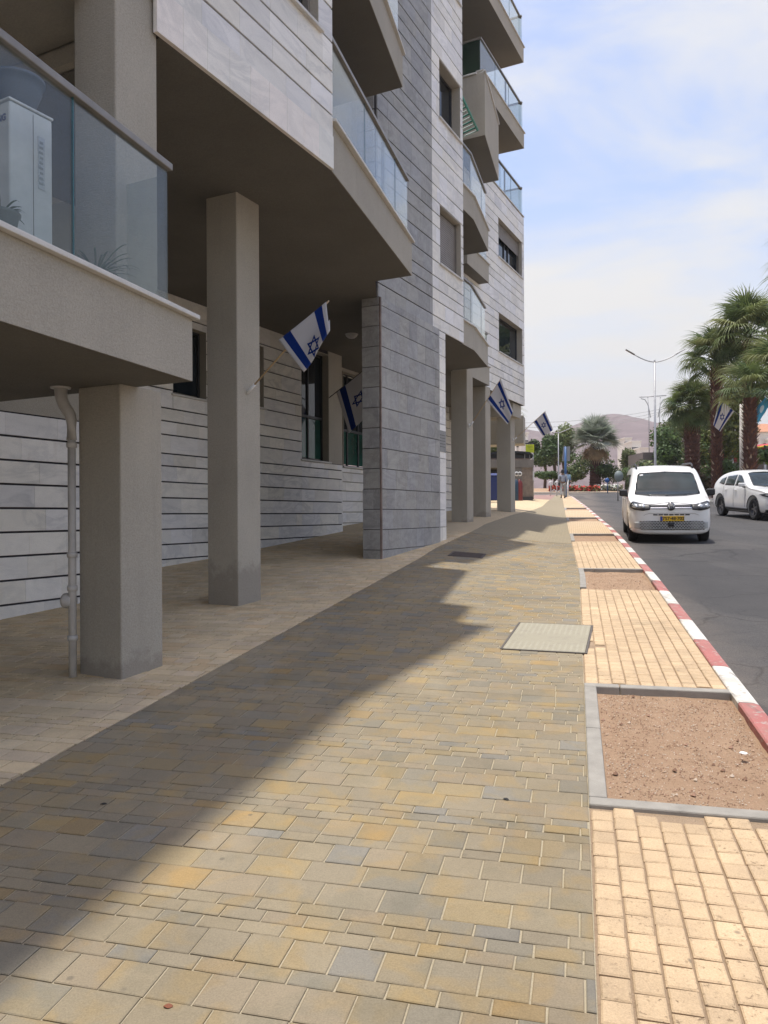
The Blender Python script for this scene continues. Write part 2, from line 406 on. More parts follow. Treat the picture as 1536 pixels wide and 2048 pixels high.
M['concrete'] = plain('concrete', (0.30, 0.28, 0.245), 0.9, var=0.15, sc=9, bump=0.5)
M['metal_grey'] = plain('painted_grey_metal', (0.16, 0.15, 0.14), 0.4, 0.0)
M['rail'] = plain('bronze_aluminium', (0.23, 0.21, 0.185), 0.38, 0.25, spec=0.5)
M['frame'] = plain('dark_window_frame', (0.035, 0.037, 0.04), 0.4)
M['frame_grey'] = plain('grey_window_frame', (0.20, 0.18, 0.155), 0.5)
M['pvc'] = plain('weathered_white_pvc', (0.50, 0.48, 0.45), 0.5, var=0.15)
M['white_paint'] = plain('white_metal_paint', (0.72, 0.72, 0.70), 0.4)
M['blue_paint'] = plain('blue_metal_paint', (0.03, 0.10, 0.25), 0.4)
M['black'] = plain('black_plastic', (0.014, 0.014, 0.015), 0.5)
M['galv'] = plain('galvanised_steel', (0.36, 0.36, 0.36), 0.45, 0.5)
M['glass'] = mat_glass('balcony_glass')
M['darkglass'] = mat_darkglass('window_glass')
M['greenglass'] = mat_darkglass('green_glass', (0.012, 0.05, 0.038))
# ================================================================== LAY OF THE LAND
# street frame: s runs up the street, t runs from the building towards the road
CB, SB = math.cos(R(14.0)), math.sin(R(14.0))
def st(X, Y): return (SB*X + CB*Y, CB*X - SB*Y)
def xy(s, t): return (SB*s + CB*t, CB*s - SB*t)
def interp(x, pts):
    if x <= pts[0][0]: return pts[0][1]
    for (a, fa), (b, fb) in zip(pts, pts[1:]):
        if x <= b: return fa + (fb-fa)*(x-a)/(b-a)
    return pts[-1][1]
def sm(x, a, b):
    u = max(0, min(1, (x-a)/(b-a))); return u*u*(3-2*u)
def zbase(s):
    if s < 62: return -1.55 + 0.0518*s
    return -1.55 + 0.0518*62 + 0.0518*18*(1-math.exp(-(s-62)/18))*0.9
def bump_h(s, t):
    B = interp(s, [(3, 0), (8.3, .06), (12.9, .11), (15.9, .2), (19.5, .32), (28, .29), (40, .25), (50, 0)])
    return B * (1 - sm(t, -2.7, -0.2))
def side_z(s, t): return zbase(s) + bump_h(s, t)
def gz(X, Y): s, t = st(X, Y); return side_z(s, t)
def road_z(X, Y): return zbase(st(X, Y)[0]) - 0.12
KO = [(-12, 1.18), (12, 1.18), (16.3, 1.12), (19.6, 1.07), (22.8, 1.0), (25.9, .88), (36.1, .53), (45, .15), (52, -.15), (55, -.45), (58, -1.6), (60, -4), (61, -9)]
TR = [(-12, .06), (12, .05), (21.9, -.2), (30, -.38), (47, -.75), (55, -1.1)]
TL = [(-12, -3.0), (3.3, -2.86), (14.5, -2.61), (17.9, -2.30), (20.4, -2.2), (25.2, -1.97), (30, -1.58), (34, -1.4), (56, -1.4)]
tko = lambda s: interp(s, KO)
tki = lambda s: interp(s, KO) - 0.14
trr = lambda s: interp(s, TR)
tll = lambda s: interp(s, TL)

def strip(name, s_list, ta, tb, n, zf, mat, kind='structure', parent=None, dz=0.0, holes=None):
    mb = MB(); mb.uv = []
    for i, s in enumerate(s_list):
        for k in range(n+1):
            t = ta(s) + (tb(s)-ta(s))*k/n
            X, Y = xy(s, t); mb.v.append((X, Y, zf(s, t)+dz)); mb.uv.append((t, s))
    for i in range(len(s_list)-1):
        for k in range(n):
            a = i*(n+1)+k
            if holes and holes((s_list[i]+s_list[i+1])/2): continue
            mb.f.append((a, a+1, a+n+2, a+n+1)); mb.c.append(None); mb.sm.append(True)
    o = mb.build(name, mat, parent)
    if kind: o['kind'] = kind
    return o
def frange(a, b, d):
    n = max(1, int(round((b-a)/d))); return [a+(b-a)*i/n for i in range(n+1)]

# wide ground sheet to the horizon, under everything
gb = MB()
xs = [-1200, -500, -200, -90, -50, -30, -18, -9, 0, 9, 18, 30, 45, 70, 110, 200, 500, 1200]
ys = [-300, -100, -40, -15, 0, 15, 30, 45, 60, 75, 90, 120, 200, 400, 800, 1600]
for y in ys:
    for x in xs:
        gb.v.append((x, y, min(zbase(st(x, y)[0]) - 0.33, 3.2)))
for j in range(len(ys)-1):
    for i in range(len(xs)-1):
        a = j*len(xs)+i; gb.f.append((a, a+1, a+len(xs)+1, a+len(xs))); gb.c.append(None); gb.sm.append(True)
g = gb.build('ground', M['desert']); g['kind'] = 'structure'

road = strip('road', frange(-14, 100, 2.0), lambda s: -1.0 if s < 57 else -45.0, lambda s: 60.0, 14, lambda s, t: zbase(s)-0.125, M['asphalt'])

PITS = [(3.70, 5.83), (10.62, 12.85), (17.95, 20.15), (25.4, 27.5), (33.0, 35.1)]
NEARB = 17.5; NEART = 17.9
SL = frange(-3, NEARB, 0.5)
plaza = strip('plaza_pavement', SL, lambda s: -14.0, tll, 14, side_z, M['beige_joint'], dz=-0.012)
sidewalk = strip('sidewalk', SL, tll, trr, 8, side_z, M['sand_joint'], dz=-0.006)
inpit = lambda s: any(a-0.02 < s < b+0.02 for a, b in PITS)
def cuts(a, b):
    c = sorted(set([a, b] + [x for p in PITS for x in p if a < x < b] + frange(a, b, 0.5))); return c
cobble = strip('cobbled_strip', cuts(-3, NEART), trr, tki, 4, side_z, M['brown_joint'], dz=-0.011, holes=inpit)
# farther on the stones merge into one tone
gcol = [(0.290, 0.240, 0.158), (0.255, 0.218, 0.15), (0.272, 0.226, 0.15)]
bcol = [(0.62, 0.49, 0.31), (0.58, 0.455, 0.285), (0.61, 0.485, 0.305)]
tcol = [(0.57, 0.44, 0.28), (0.54, 0.41, 0.265), (0.56, 0.43, 0.275)]
strip('plaza_pavement', frange(NEARB, 44, 0.8), lambda s: -14.0, tll, 14, side_z, mat_brickfar('beige_far', bcol, 0.15, 0.11, 0.008, (0.24, 0.18, 0.13)))
fs = strip('sidewalk', frange(NEARB, 55.5, 0.8), lambda s: tll(s), trr, 8, side_z, mat_brickfar('green_far', gcol, 0.16, 0.11, 0.007, (0.33, 0.28, 0.19)))
strip('sidewalk', frange(44, 56.5, 1.0), lambda s: -14.0, lambda s: tll(s), 8, side_z, mat_brickfar('red_far', [(0.33, 0.20, 0.17), (0.29, 0.18, 0.155), (0.31, 0.19, 0.16)], 0.2, 0.1, 0.006, (0.25, 0.2, 0.17)))
strip('cobbled_strip', cuts(NEART, 55), trr, tki, 4, side_z, mat_brickfar('tan_far', tcol, 0.11, 0.11, 0.01, (0.30, 0.20, 0.13)), holes=inpit)

# ------------------------------------------------------------------ paving stones
_pm = {}
def paver_geo(w, h, seed=0, b=0.004, jit=0.0, th=0.022):
    rnd = random.Random(seed); x, y = w/2, h/2
    j = lambda: rnd.uniform(-jit, jit)
    cs = [(-x+j(), -y+j()), (x+j(), -y+j()), (x+j(), y+j()), (-x+j(), y+j())]
    vs = [(cx, cy, -th) for cx, cy in cs] + [(cx, cy, -b*0.7) for cx, cy in cs] + [(cx*(1-b/x), cy*(1-b/y), 0) for cx, cy in cs]
    fs = [(8, 9, 10, 11)]
    for i in range(4):
        k = (i+1) % 4
        fs += [(i, k, 4+k, 4+i), (4+i, 4+k, 8+k, 8+i)]
    return vs, fs
def paver_mesh(w, h, mat, seed, b, jit):
    key = (round(w, 3), round(h, 3), mat.name, seed)
    if key not in _pm:
        vs, fs = paver_geo(w, h, seed, b, jit); me = bpy.data.meshes.new('paver'); me.from_pydata(vs, [], fs); me.materials.append(mat); _pm[key] = me
    return _pm[key]
def frame_at(s, t, rz, dz=0.0):
    e = 0.04; z = side_z(s, t)
    X, Y = xy(s, t)
    ds = (side_z(s+e, t)-side_z(s-e, t))/(2*e); dt = (side_z(s, t+e)-side_z(s, t-e))/(2*e)
    us = Vector((SB, CB, ds)).normalized(); ut = Vector((CB, -SB, dt)); ut = (ut - us*ut.dot(us)).normalized(); n = ut.cross(us)
    if n.z < 0: n = -n
    Mx = Matrix(((ut.x, us.x, n.x, X), (ut.y, us.y, n.y, Y), (ut.z, us.z, n.z, z+dz), (0, 0, 0, 1)))
    return Mx @ Matrix.Rotation(rz, 4, 'Z')
def inframe(p, mg=30):
    q = proj(p)
    return q is not None and -mg < q[0] < 1536+mg and -mg < q[1] < 2048+mg
def lay(stones, parent, kind, name, b=0.004, jit=0.001, limit=300):
    """stones: (s,t,w,h,tint). The largest in view become objects, the rest one mesh"""
    vis = []
    for q in stones:
        X, Y = xy(q[0], q[1])
        P_ = (X, Y, side_z(q[0], q[1]))
        if inframe(P_, 40): vis.append((Y*Y*Y/(q[2]*q[3]), q))
        elif inframe(P_, 1100) or (-.6 < Y < 1.6 and abs(X) < 2.6): vis.append((1e9, q))
    vis.sort(key=lambda a: a[0])
    mo, ma = M[kind, 0], M[kind, 1]
    for _, (s, t, w, h, tc_) in vis[:limit]:
        sd_ = random.randrange(3)
        o = bpy.data.objects.new(name, paver_mesh(w, h, mo, sd_, b, jit)); C.objects.link(o)
        o.parent = parent; o.matrix_basis = frame_at(s, t, random.uniform(-.006, .006), random.uniform(-.0014, .0014))
        o.color = (*tc_, 1)
    mb = MB()
    for _, (s, t, w, h, tc_) in vis[limit:]:
        vs, fs = paver_geo(w, h, random.randrange(999), b, jit)
        T = frame_at(s, t, random.uniform(-.006, .006), random.uniform(-.0012, .0012))
        mb.raw([T @ Vector(v) for v in vs], fs[:], tc_)
    if mb.v: mb.build(name + 's', ma, parent, kind='stuff')

GC = [((0.272, 0.225, 0.150), 7), ((0.258, 0.217, 0.152), 7), ((0.225, 0.202, 0.155), 3.5), ((0.305, 0.235, 0.128), 2.8), ((0.325, 0.228, 0.108), .8), ((0.212, 0.202, 0.178), 1.6), ((0.282, 0.228, 0.156), 5)]
BC = [((0.66, 0.53, 0.34), 4), ((0.63, 0.50, 0.32), 4), ((0.65, 0.48, 0.285), 2), ((0.64, 0.52, 0.37), 3), ((0.68, 0.56, 0.38), 2)]
def pick(tbl):
    c = random.choices([a for a, _ in tbl], [w for _, w in tbl])[0]; k = random.uniform(.93, 1.07)
    mean = (.266, .222, .148) if tbl is GC else (.65, .52, .335)
    return tuple((m_+(x-m_)*.72)*k for x, m_ in zip(c, mean))
rowpat = [('L', .150, .157), ('S', .072, .157), ('L', .150, .157), ('S', .072, .157), ('S', .072, .157), ('S', .072, .157), ('B', .150, .235), ('B', .150, .235)]
def rows(s0, s1, tA, tB, tbl, gap=.0068, hole=None, shift=0):
    out = []; s = s0; i = shift
    while s < s1:
        _, h, w = rowpat[i % len(rowpat)]; i += 1
        sc = s + h/2; a, b_ = tA(sc), tB(sc); t = a - random.uniform(0, w)
        while t < b_:
            l, r = max(t, a), min(t+w, b_)
            if r - l > 0.014:
                q = ((l+r)/2)
                if not (hole and hole(sc, q)): out.append((sc, q, r-l-gap, h-gap*(.55 if tbl is GC else .8), pick(tbl)))
            t += w
        s += h
    return out
# the manhole cover turns slightly against the rows
MH_C, MH_R, MH_L, MH_W = at(1098, 1277, 7.28), R(-17.5), 1.24, 0.73
mhs, mht = st(MH_C.x, MH_C.y)
def mh_hole(s, t, m=-0.14):
    X, Y = xy(s, t); d = Vector((X-MH_C.x, Y-MH_C.y)); ca, sa = math.cos(-MH_R), math.sin(-MH_R)
    u = d.x*ca + d.y*sa; v = -d.x*sa + d.y*ca
    return abs(u) < MH_W/2+m and abs(v) < MH_L/2+m
DR_C = at(934, 1115.5, 13.9); drs, drt = st(DR_C.x, DR_C.y)
dr_hole = lambda s, t: abs(s-drs) < 0.22 and abs(t-drt) < 0.22
lay(rows(-.6, NEARB, tll, trr, GC, hole=lambda s, t: mh_hole(s, t) or dr_hole(s, t)), sidewalk, 'pav_green', 'paver', b=.0035, jit=.0012)
lay(rows(-.2, NEARB, lambda s: -9.5, lambda s: tll(s)-.004, BC, gap=.0085, shift=4), plaza, 'pav_beige', 'paver', b=.003, jit=.001)
cob = []
for k in range(10):
    s = -.6 + random.uniform(0, .1)
    while s < NEART:
        h = .108*random.uniform(.93, 1.08); sc = s+h/2; a = trr(sc)+.006; b_ = tki(sc)-.006; w = (b_-a)/10
        if not any(p-.045 < sc < q+.045 for p, q in PITS) and not mh_hole(sc, a+w*(k+.5), -.12):
            k_ = random.uniform(.92, 1.06)
            cob.append((sc, a+w*(k+.5), w-.008, h-.005, (0.575*k_, 0.435*k_, 0.282*k_)))
        s += h
lay(cob, cobble, 'pav_tan', 'cobble', b=.006, jit=.0025)

# ------------------------------------------------------------------ kerb
prof = [(-.14, -.30), (-.14, 0.0), (-.13, .008), (-.045, .006), (-.012, -.004), (0, -.03), (0.0, -.30)]
kerb = MB()
for i in range(60):
    s = -3 + i
    if s > 55: break
# a low bedding strip is the kerb's own body, the painted stones are its parts
bed = []
kb = strip('kerb', frange(-4, 61, 1.0), lambda s: tki(s)+.005, lambda s: tko(s)-.005, 1, lambda s, t: zbase(s)-.02, M['concrete'])
kb['label'] = 'kerb'; del kb['label']
def kerb_piece(s0, s1, mat, parent):
    mb = MB(); n = len(prof); N = 3
    for j in range(N+1):
        s = s0 + (s1-s0)*j/N
        for (tt, zz) in prof:
            X, Y = xy(s, tko(s)+tt); mb.v.append((X, Y, zbase(s)+zz))
    for j in range(N):
        for k in range(n-1):
            mb.f.append((j*n+k, (j+1)*n+k, (j+1)*n+k+1, j*n+k+1)); mb.c.append(None); mb.sm.append(False)
    mb.f.append(tuple(range(n-1, -1, -1))); mb.c.append(None); mb.sm.append(False)
    mb.f.append(tuple(N*n+k for k in range(n))); mb.c.append(None); mb.sm.append(False)
    return mb.build('kerb_stone', mat, parent)
for i in range(-4, 54):
    s0 = 6.53 + (i-5); white = (i % 2 == 0)
    if s0 < -3: continue
    o = kerb_piece(s0+.004, s0+.994, M['kerb_white'] if white else M['kerb_red'], kb)

# ------------------------------------------------------------------ bare tree beds in the cobbled strip
plab = ['nearest bare red soil tree bed with grey concrete edging', 'second bare soil tree bed up the pavement beside the kerb', 'third tree bed, level with the front of the white van',
        'fourth tree bed along the kerb, in the building shadow', 'farthest tree bed along the kerb, a dark shaded strip']
for i, (a, b_) in enumerate(PITS):
    sc = (a+b_)/2; X, Y = xy(sc, .5)
    e = empty('tree_bed', (X, Y, zbase(sc)), plab[i], 'tree bed', 'bare tree beds along the kerb')
    mb = MB(); mb.uv = None; N, K = 26, 12
    for j in range(N+1):
        for k in range(K+1):
            s = a + (b_-a)*j/N; t = trr(s)-.0 + (tki(s)-trr(s))*k/K; x, y = xy(s, t)
            mb.v.append((x, y, side_z(s, t) - .045 + .012*noise.noise(Vector((x*6, y*6, 0))) + .006*noise.noise(Vector((x*19, y*19, 3)))))
    for j in range(N):
        for k in range(K):
            q = j*(K+1)+k; mb.f.append((q, q+1, q+K+2, q+K+1)); mb.c.append(None); mb.sm.append(True)
    mb.build('soil', M['soil'], e)
    fw = .085
    def bar(s0, s1, t0, t1):
        m2 = MB(); N2 = 4
        for j in range(N2+1):
            for (fs_, ft, fz) in [(0, 0, -.2), (0, 0, .012), (0, 1, .012), (0, 1, -.2)]:
                if s1-s0 > abs(t1(s0)-t0(s0)):       # runs along the street
                    s = s0+(s1-s0)*j/N2; t = t0(s)+(t1(s)-t0(s))*ft
                else:
                    u = j/N2; s = s0 + (s1-s0)*ft; t = t0(s)+(t1(s)-t0(s))*u
                x, y = xy(s, t); m2.v.append((x, y, side_z(s, t)+fz))
        for j in range(N2):
            for k in range(4):
                k2 = (k+1) % 4; m2.f.append((j*4+k, (j+1)*4+k, (j+1)*4+k2, j*4+k2)); m2.c.append(None); m2.sm.append(False)
        m2.f.append((0, 1, 2, 3)); m2.f.append((N2*4+3, N2*4+2, N2*4+1, N2*4)); m2.c += [None]*2; m2.sm += [False]*2
        o = m2.build('edging_stone', M['concrete'], e)
        bm = bmesh.new(); bm.from_mesh(o.data); bmesh.ops.recalc_face_normals(bm, faces=bm.faces); bm.to_mesh(o.data); bm.free()
        return bevel(o, .008, 2)
    mid = a + (b_-a)*.52
    bar(a+fw+.004, mid-.003, lambda s: trr(s), lambda s: trr(s)+fw)
    bar(mid+.003, b_-fw-.004, lambda s: trr(s), lambda s: trr(s)+fw)
    bar(b_-fw, b_, lambda s: trr(s), lambda s: trr(s)+fw+.16)
    bar(b_-fw, b_, lambda s: trr(s)+fw+.166, lambda s: tki(s)-.004)
    if i in (0,): bar(a, a+fw, lambda s: trr(s), lambda s: tki(s)-.004)
    # loose stones
    if i < 3:
        mb = MB()
        for k in range([6500, 1800, 300][i]):
            s = random.uniform(a+.1, b_-.1); t = random.uniform(trr(s)+.1, tki(s)-.02); x, y = xy(s, t)
            r = random.uniform(.0018, .006) if random.random() < .993 else random.uniform(.008, .018)
            z = side_z(s, t) - .045 + .012*noise.noise(Vector((x*6, y*6, 0))) + .006*noise.noise(Vector((x*19, y*19, 3))) + r*.3
            vs = [(x+r*random.uniform(.6, 1.2), y, z), (x, y+r*random.uniform(.6, 1.2), z), (x-r, y, z), (x, y-r, z), (x+r*.2, y, z+r*.9), (x, y, z-r*.6)]
            c_ = random.choice([(0.46, 0.32, 0.22), (0.36, 0.22, 0.15), (0.56, 0.46, 0.36), (0.24, 0.14, 0.09), (0.40, 0.27, 0.18)])
            mb.raw(vs, [(0,1,4), (1,2,4), (2,3,4), (3,0,4), (1,0,5), (2,1,5), (3,2,5), (0,3,5)], c_)
        m_ = NT('pebble_%d' % i); m_.fin(m_.tint(1), 0.9); mb.build('pebbles', m_.m, e, kind='stuff')

# manhole cover: steel frame, chequered galvanised lid with a worn centre
def mat_lid():
    m = NT('chequer_plate'); p = m.obj()
    a = m.scale(p, (26, 26, 1), (0, 0, R(45))); 
    w = m.math('MULTIPLY', m.math('SINE', m.math('MULTIPLY', m.n('ShaderNodeSeparateXYZ').outputs[0], 1)), 1)
    sp = m.n('ShaderNodeSeparateXYZ'); m.l(p, sp.inputs[0])
    u = m.math('MULTIPLY', sp.outputs[0], 62.0); v = m.math('MULTIPLY', sp.outputs[1], 62.0)
    k = m.math('MULTIPLY', m.math('SINE', m.math('ADD', u, v)), m.math('SINE', m.math('SUBTRACT', u, v)))
    k = m.rng(k, 0.25, 0.6)
    cen = m.rng(m.math('ABSOLUTE', m.math('ADD', sp.outputs[1], m.math('MULTIPLY', m.noise(p, 3, 3), .22))), 0.10, 0.26)
    c = m.mix(m.math('MULTIPLY', k, cen), (0.33, 0.30, 0.22), (0.40, 0.37, 0.28))
    c = m.mix(m.rng(m.noise(p, 9, 5, .7), .5, .75, 0, .5), c, (0.24, 0.21, 0.17))
    m.bump(m.math('MULTIPLY', k, cen), .6, .004)
    return m.fin(c, .75, .05)
mz = side_z(mhs, mht)
mh = bpy.data.objects.new('manhole_cover', None); C.objects.link(mh)
T = frame_at(mhs, mht, 0, 0.0)
mh.matrix_world = T @ Matrix.Rotation(MH_R + R(14), 4, 'Z')
tag(mh, 'large rectangular grey chequer plate manhole cover between paving and tan cobbles', 'manhole cover')
b1 = MB(); b1.box((0, 0, .0), (MH_W-.024, MH_L-.024, .022)); lid = b1.build('lid', mat_lid(), mh, local=True); bevel(lid, .003)
b2 = MB()
for x_, y_, w_, l_ in ((-MH_W/2, 0, .018, MH_L+.018), (MH_W/2, 0, .018, MH_L+.018), (0, -MH_L/2, MH_W-.022, .018), (0, MH_L/2, MH_W-.022, .018)): b2.box((x_, y_, -.003), (w_, l_, .026))
b2.build('rim', plain('rusty_rim', (0.11, 0.095, 0.08), .7), mh, local=True)
for x_, y_ in ((-.3, .5), (.3, .5), (-.3, -.5), (.3, -.5)):
    b3 = MB(); b3.lathe([(0, .0085), (.016, .0085), (.018, .006)], (x_, y_, 0), 10); b3.build('lifting_socket', M['galv'], mh, local=True)
dg_ = empty('drain_grate', (0, 0, 0), 'dark brown metal drain cover lying in the shaded paving', 'drain cover')
dg_.matrix_world = frame_at(drs, drt, 0)
b1 = MB(); b1.box((0, 0, -.004), (.62, .62, .018)); bevel(b1.build('frame', plain('brown_cast_iron', (0.07, 0.052, 0.045), .7, bump=.4), dg_, local=True), .003)
b2 = MB()
for k in range(11): b2.box((0, -.26+.052*k, .0065), (.54, .03, .005))
b2.build('ribs', plain('brown_cast_iron_rib', (0.085, 0.062, 0.052), .7), dg_, local=True)

# litter on the paving
def leaf(px, py, Y, col, name, lab, cat, L=.03, Wd=.014, rz=.6):
    p = at(px, py, Y); s, t = st(p.x, p.y); mb = MB(); n = 7; up = []
    for k in range(n):
        u = k/(n-1); w = Wd/2*math.sin(math.pi*min(1, u*.92+.04))
        up.append((u*L-L/2, w, .004+.003*math.sin(u*3))); up.append((u*L-L/2, -w, .004+.002*math.cos(u*4)))
    mb.raw([Matrix.Rotation(rz, 4, 'Z') @ Vector(v) for v in up], [(2*k, 2*k+1, 2*k+3, 2*k+2) for k in range(n-1)])
    o = mb.build(name, plain(name + str(px), col, .8)); o.matrix_world = frame_at(s, t, 0, .001) ; tag(o, lab, cat, None)
    sol = o.modifiers.new('s', 'SOLIDIFY'); sol.thickness = .0015
leaf(331, 2003, 2.26, (0.20, 0.065, 0.03), 'dry_leaf', 'small reddish brown dry leaf on a pale paver at the bottom', 'leaf', .028, .015, .3)
leaf(204, 1610, 3.68, (0.02, 0.018, 0.016), 'dark_leaf', 'small black leaf lying on the shaded paving, left', 'leaf', .03, .012, .5)
leaf(1009, 1603, 3.66, (0.02, 0.02, 0.02), 'dark_pebble', 'small dark scrap on a sunlit grey and ochre paver', 'scrap', .03, .014, -.4)
leaf(1484, 1527, 4.2, (0.75, 0.75, 0.73), 'paper_scrap', 'white triangular paper scrap on the red soil bed', 'paper', .045, .035, .1)
# ================================================================== THE APARTMENT BUILDING
AA = R(26.8); dA = Vector((math.sin(AA), math.cos(AA))); nA = Vector((dA.y, -dA.x)); bA = -nA
BB = R(15.4); dBv = Vector((math.sin(BB), math.cos(BB)))
bld = empty('apartment_building', (-1.0, 10.0, gz(-1, 10)), 'stepped apartment block in white and grey stone with stucco columns and glass balconies', 'building')
LV = 3.03
def hit(pl, px):
    """where the sight line through photo column px meets the plan line pl=(P,dir)"""
    P, d = pl; k = (px-768)/F
    u = (k*P.y - P.x)/(d.x - k*d.y); return P + d*u
PU = (Vector((-.565, 8.45)), dA)          # white front
PT = (Vector((-.105, 13.4)), dA)          # grey blade and white strip
PF = (Vector((4.83, 26.8)), dA)           # last white block
P1 = (Vector((-4.24, 8.5)), dA); P2 = (Vector((-3.76, 12.9)), dA)
P3 = (Vector((-1.076, 19.7)), dA)
def ua(pl, p): return (p - pl[0]).dot(pl[1])
def rect_minus(r, h):
    """r,h = (u0,u1,z0,z1) -> pieces of r outside h"""
    u0, u1, z0, z1 = r; a, b, c, d = h
    if b <= u0 or a >= u1 or d <= z0 or c >= z1: return [r]
    out = []
    if a > u0: out.append((u0, a, z0, z1))
    if b < u1: out.append((b, u1, z0, z1))
    m0, m1 = max(u0, a), min(u1, b)
    if c > z0: out.append((m0, m1, z0, c))
    if d < z1: out.append((m0, m1, d, z1))
    return out
PANELS = []
def P3d(pl, u, z, off=0.0):
    p = pl[0] + pl[1]*u; nn = Vector((pl[1].y, -pl[1].x)); return Vector((p.x+nn.x*off, p.y+nn.y*off, z))
def clad(pl, u0, u1, joints, kind, holes=(), pw=.62, gap=.022, th=.028, gbot=True):
    """courses of thin stone panels hung proud of the dark core"""
    for zi, (za, zb) in enumerate(zip(joints, joints[1:])):
        u = u0 - random.uniform(0, pw*.8)
        while u < u1:
            w = pw*random.uniform(.75, 1.2); a, b = max(u, u0), min(u+w, u1); u += w
            if b-a < .04: continue
            if u1-u < .12: b = u1; u = u1+1
            g2 = .0007
            rs = [(a+g2, b-g2, za+(gap/2 if zi or gbot else 0), zb-gap/2)]
            for h in holes: rs = [q for r in rs for q in rect_minus(r, h)]
            k = random.uniform(.86, 1.08); wm = random.uniform(-.03, .06)
            if random.random() < .12: k *= .88
            k = 1+(k-1)*.7; tint_ = (k*(1+wm*.5), k*(1+wm*.2), k*(1-wm*.8))
            for r in rs:
                if r[1]-r[0] > .03 and r[3]-r[2] > .02: PANELS.append((pl, r, th+random.uniform(0, .0025), kind, tint_))
def flush_panels():
    ranked = []
    for q in PANELS:
        pl, r, th, kind, tn = q; c = P3d(pl, (r[0]+r[1])/2, (r[2]+r[3])/2)
        v = -1
        if inframe(c, 40):
            a, b = proj(P3d(pl, r[0], r[2])), proj(P3d(pl, r[1], r[3]))
            if a and b: v = abs(a[0]-b[0])*abs((r[3]-r[2])/c.y*F)
        ranked.append((v, q))
    ranked.sort(key=lambda a: -a[0])
    stuff = {}
    for i, (v, (pl, r, th, kind, tn)) in enumerate(ranked):
        w, h = r[1]-r[0], r[3]-r[2]; nn = Vector((pl[1].y, -pl[1].x)); c = P3d(pl, (r[0]+r[1])/2, (r[2]+r[3])/2, th/2)
        Mx = Matrix(((pl[1].x, 0, nn.x, c.x), (pl[1].y, 0, nn.y, c.y), (0, 1, 0, c.z), (0, 0, 0, 1)))
        x, y, z = w/2, h/2, th/2; b = min(.0018, x*.3, y*.3)
        vs = [(-x, -y, -z), (x, -y, -z), (x, y, -z), (-x, y, -z), (-x, -y, z-b), (x, -y, z-b), (x, y, z-b), (-x, y, z-b), (-x+b, -y+b, z), (x-b, -y+b, z), (x-b, y-b, z), (-x+b, y-b, z)]
        fs = [(8, 9, 10, 11)]
        for k in range(4):
            k2 = (k+1) % 4; fs += [(k, k2, 4+k2, 4+k), (4+k, 4+k2, 8+k2, 8+k)]
        if v > 0 and i < 300:
            me = bpy.data.meshes.new('stone_panel'); me.from_pydata(vs, [], fs)
            o = link('stone_panel', me, M[kind, 0], None); o.matrix_basis = Mx; keep_parent(o, bld); o.color = (*tn, 1)
        else:
            stuff.setdefault(kind, MB()).raw([Mx @ Vector(p) for p in vs], fs, tn)
    for k, mb in stuff.items(): mb.build('stone_panels', M[k, 1], bld, kind='stuff')
def core(pl, u0, u1, z0, z1, depth, mat, holes=(), name='wall'):
    us = sorted(set([u0, u1] + [x for h in holes for x in h[:2] if u0 < x < u1])); zs = sorted(set([z0, z1] + [x for h in holes for x in h[2:] if z0 < x < z1]))
    mb = MB(); nn = Vector((pl[1].y, -pl[1].x))
    for a, b in zip(us, us[1:]):
        for c, d in zip(zs, zs[1:]):
            m0, m1 = (a+b)/2, (c+d)/2
            if any(h[0] < m0 < h[1] and h[2] < m1 < h[3] for h in holes): continue
            mb.prism([(P3d(pl, a, 0).x, P3d(pl, a, 0).y), (P3d(pl, b, 0).x, P3d(pl, b, 0).y), (P3d(pl, b, 0, -depth).x, P3d(pl, b, 0, -depth).y), (P3d(pl, a, 0, -depth).x, P3d(pl, a, 0, -depth).y)], c, d)
    return mb.build(name, mat, bld)
def wbox(mb, pl, u0, u1, z0, z1, o0, o1):
    q = [P3d(pl, u0, 0, o0), P3d(pl, u1, 0, o0), P3d(pl, u1, 0, o1), P3d(pl, u0, 0, o1)]
    mb.prism([(p.x, p.y) for p in q], z0, z1)
def reveal(pl, h, d0, d1, mat):
    """stucco lining of an opening"""
    u0, u1, z0, z1 = h; mb = MB(); e = .012
    wbox(mb, pl, u0-e, u0+.004, z0, z1, d0, d1); wbox(mb, pl, u1-.004, u1+e, z0, z1, d0, d1)
    wbox(mb, pl, u0+.005, u1-.005, z1-.004, z1+e, d0, d1-.001)
    return mb.build('window_lining', mat, bld)
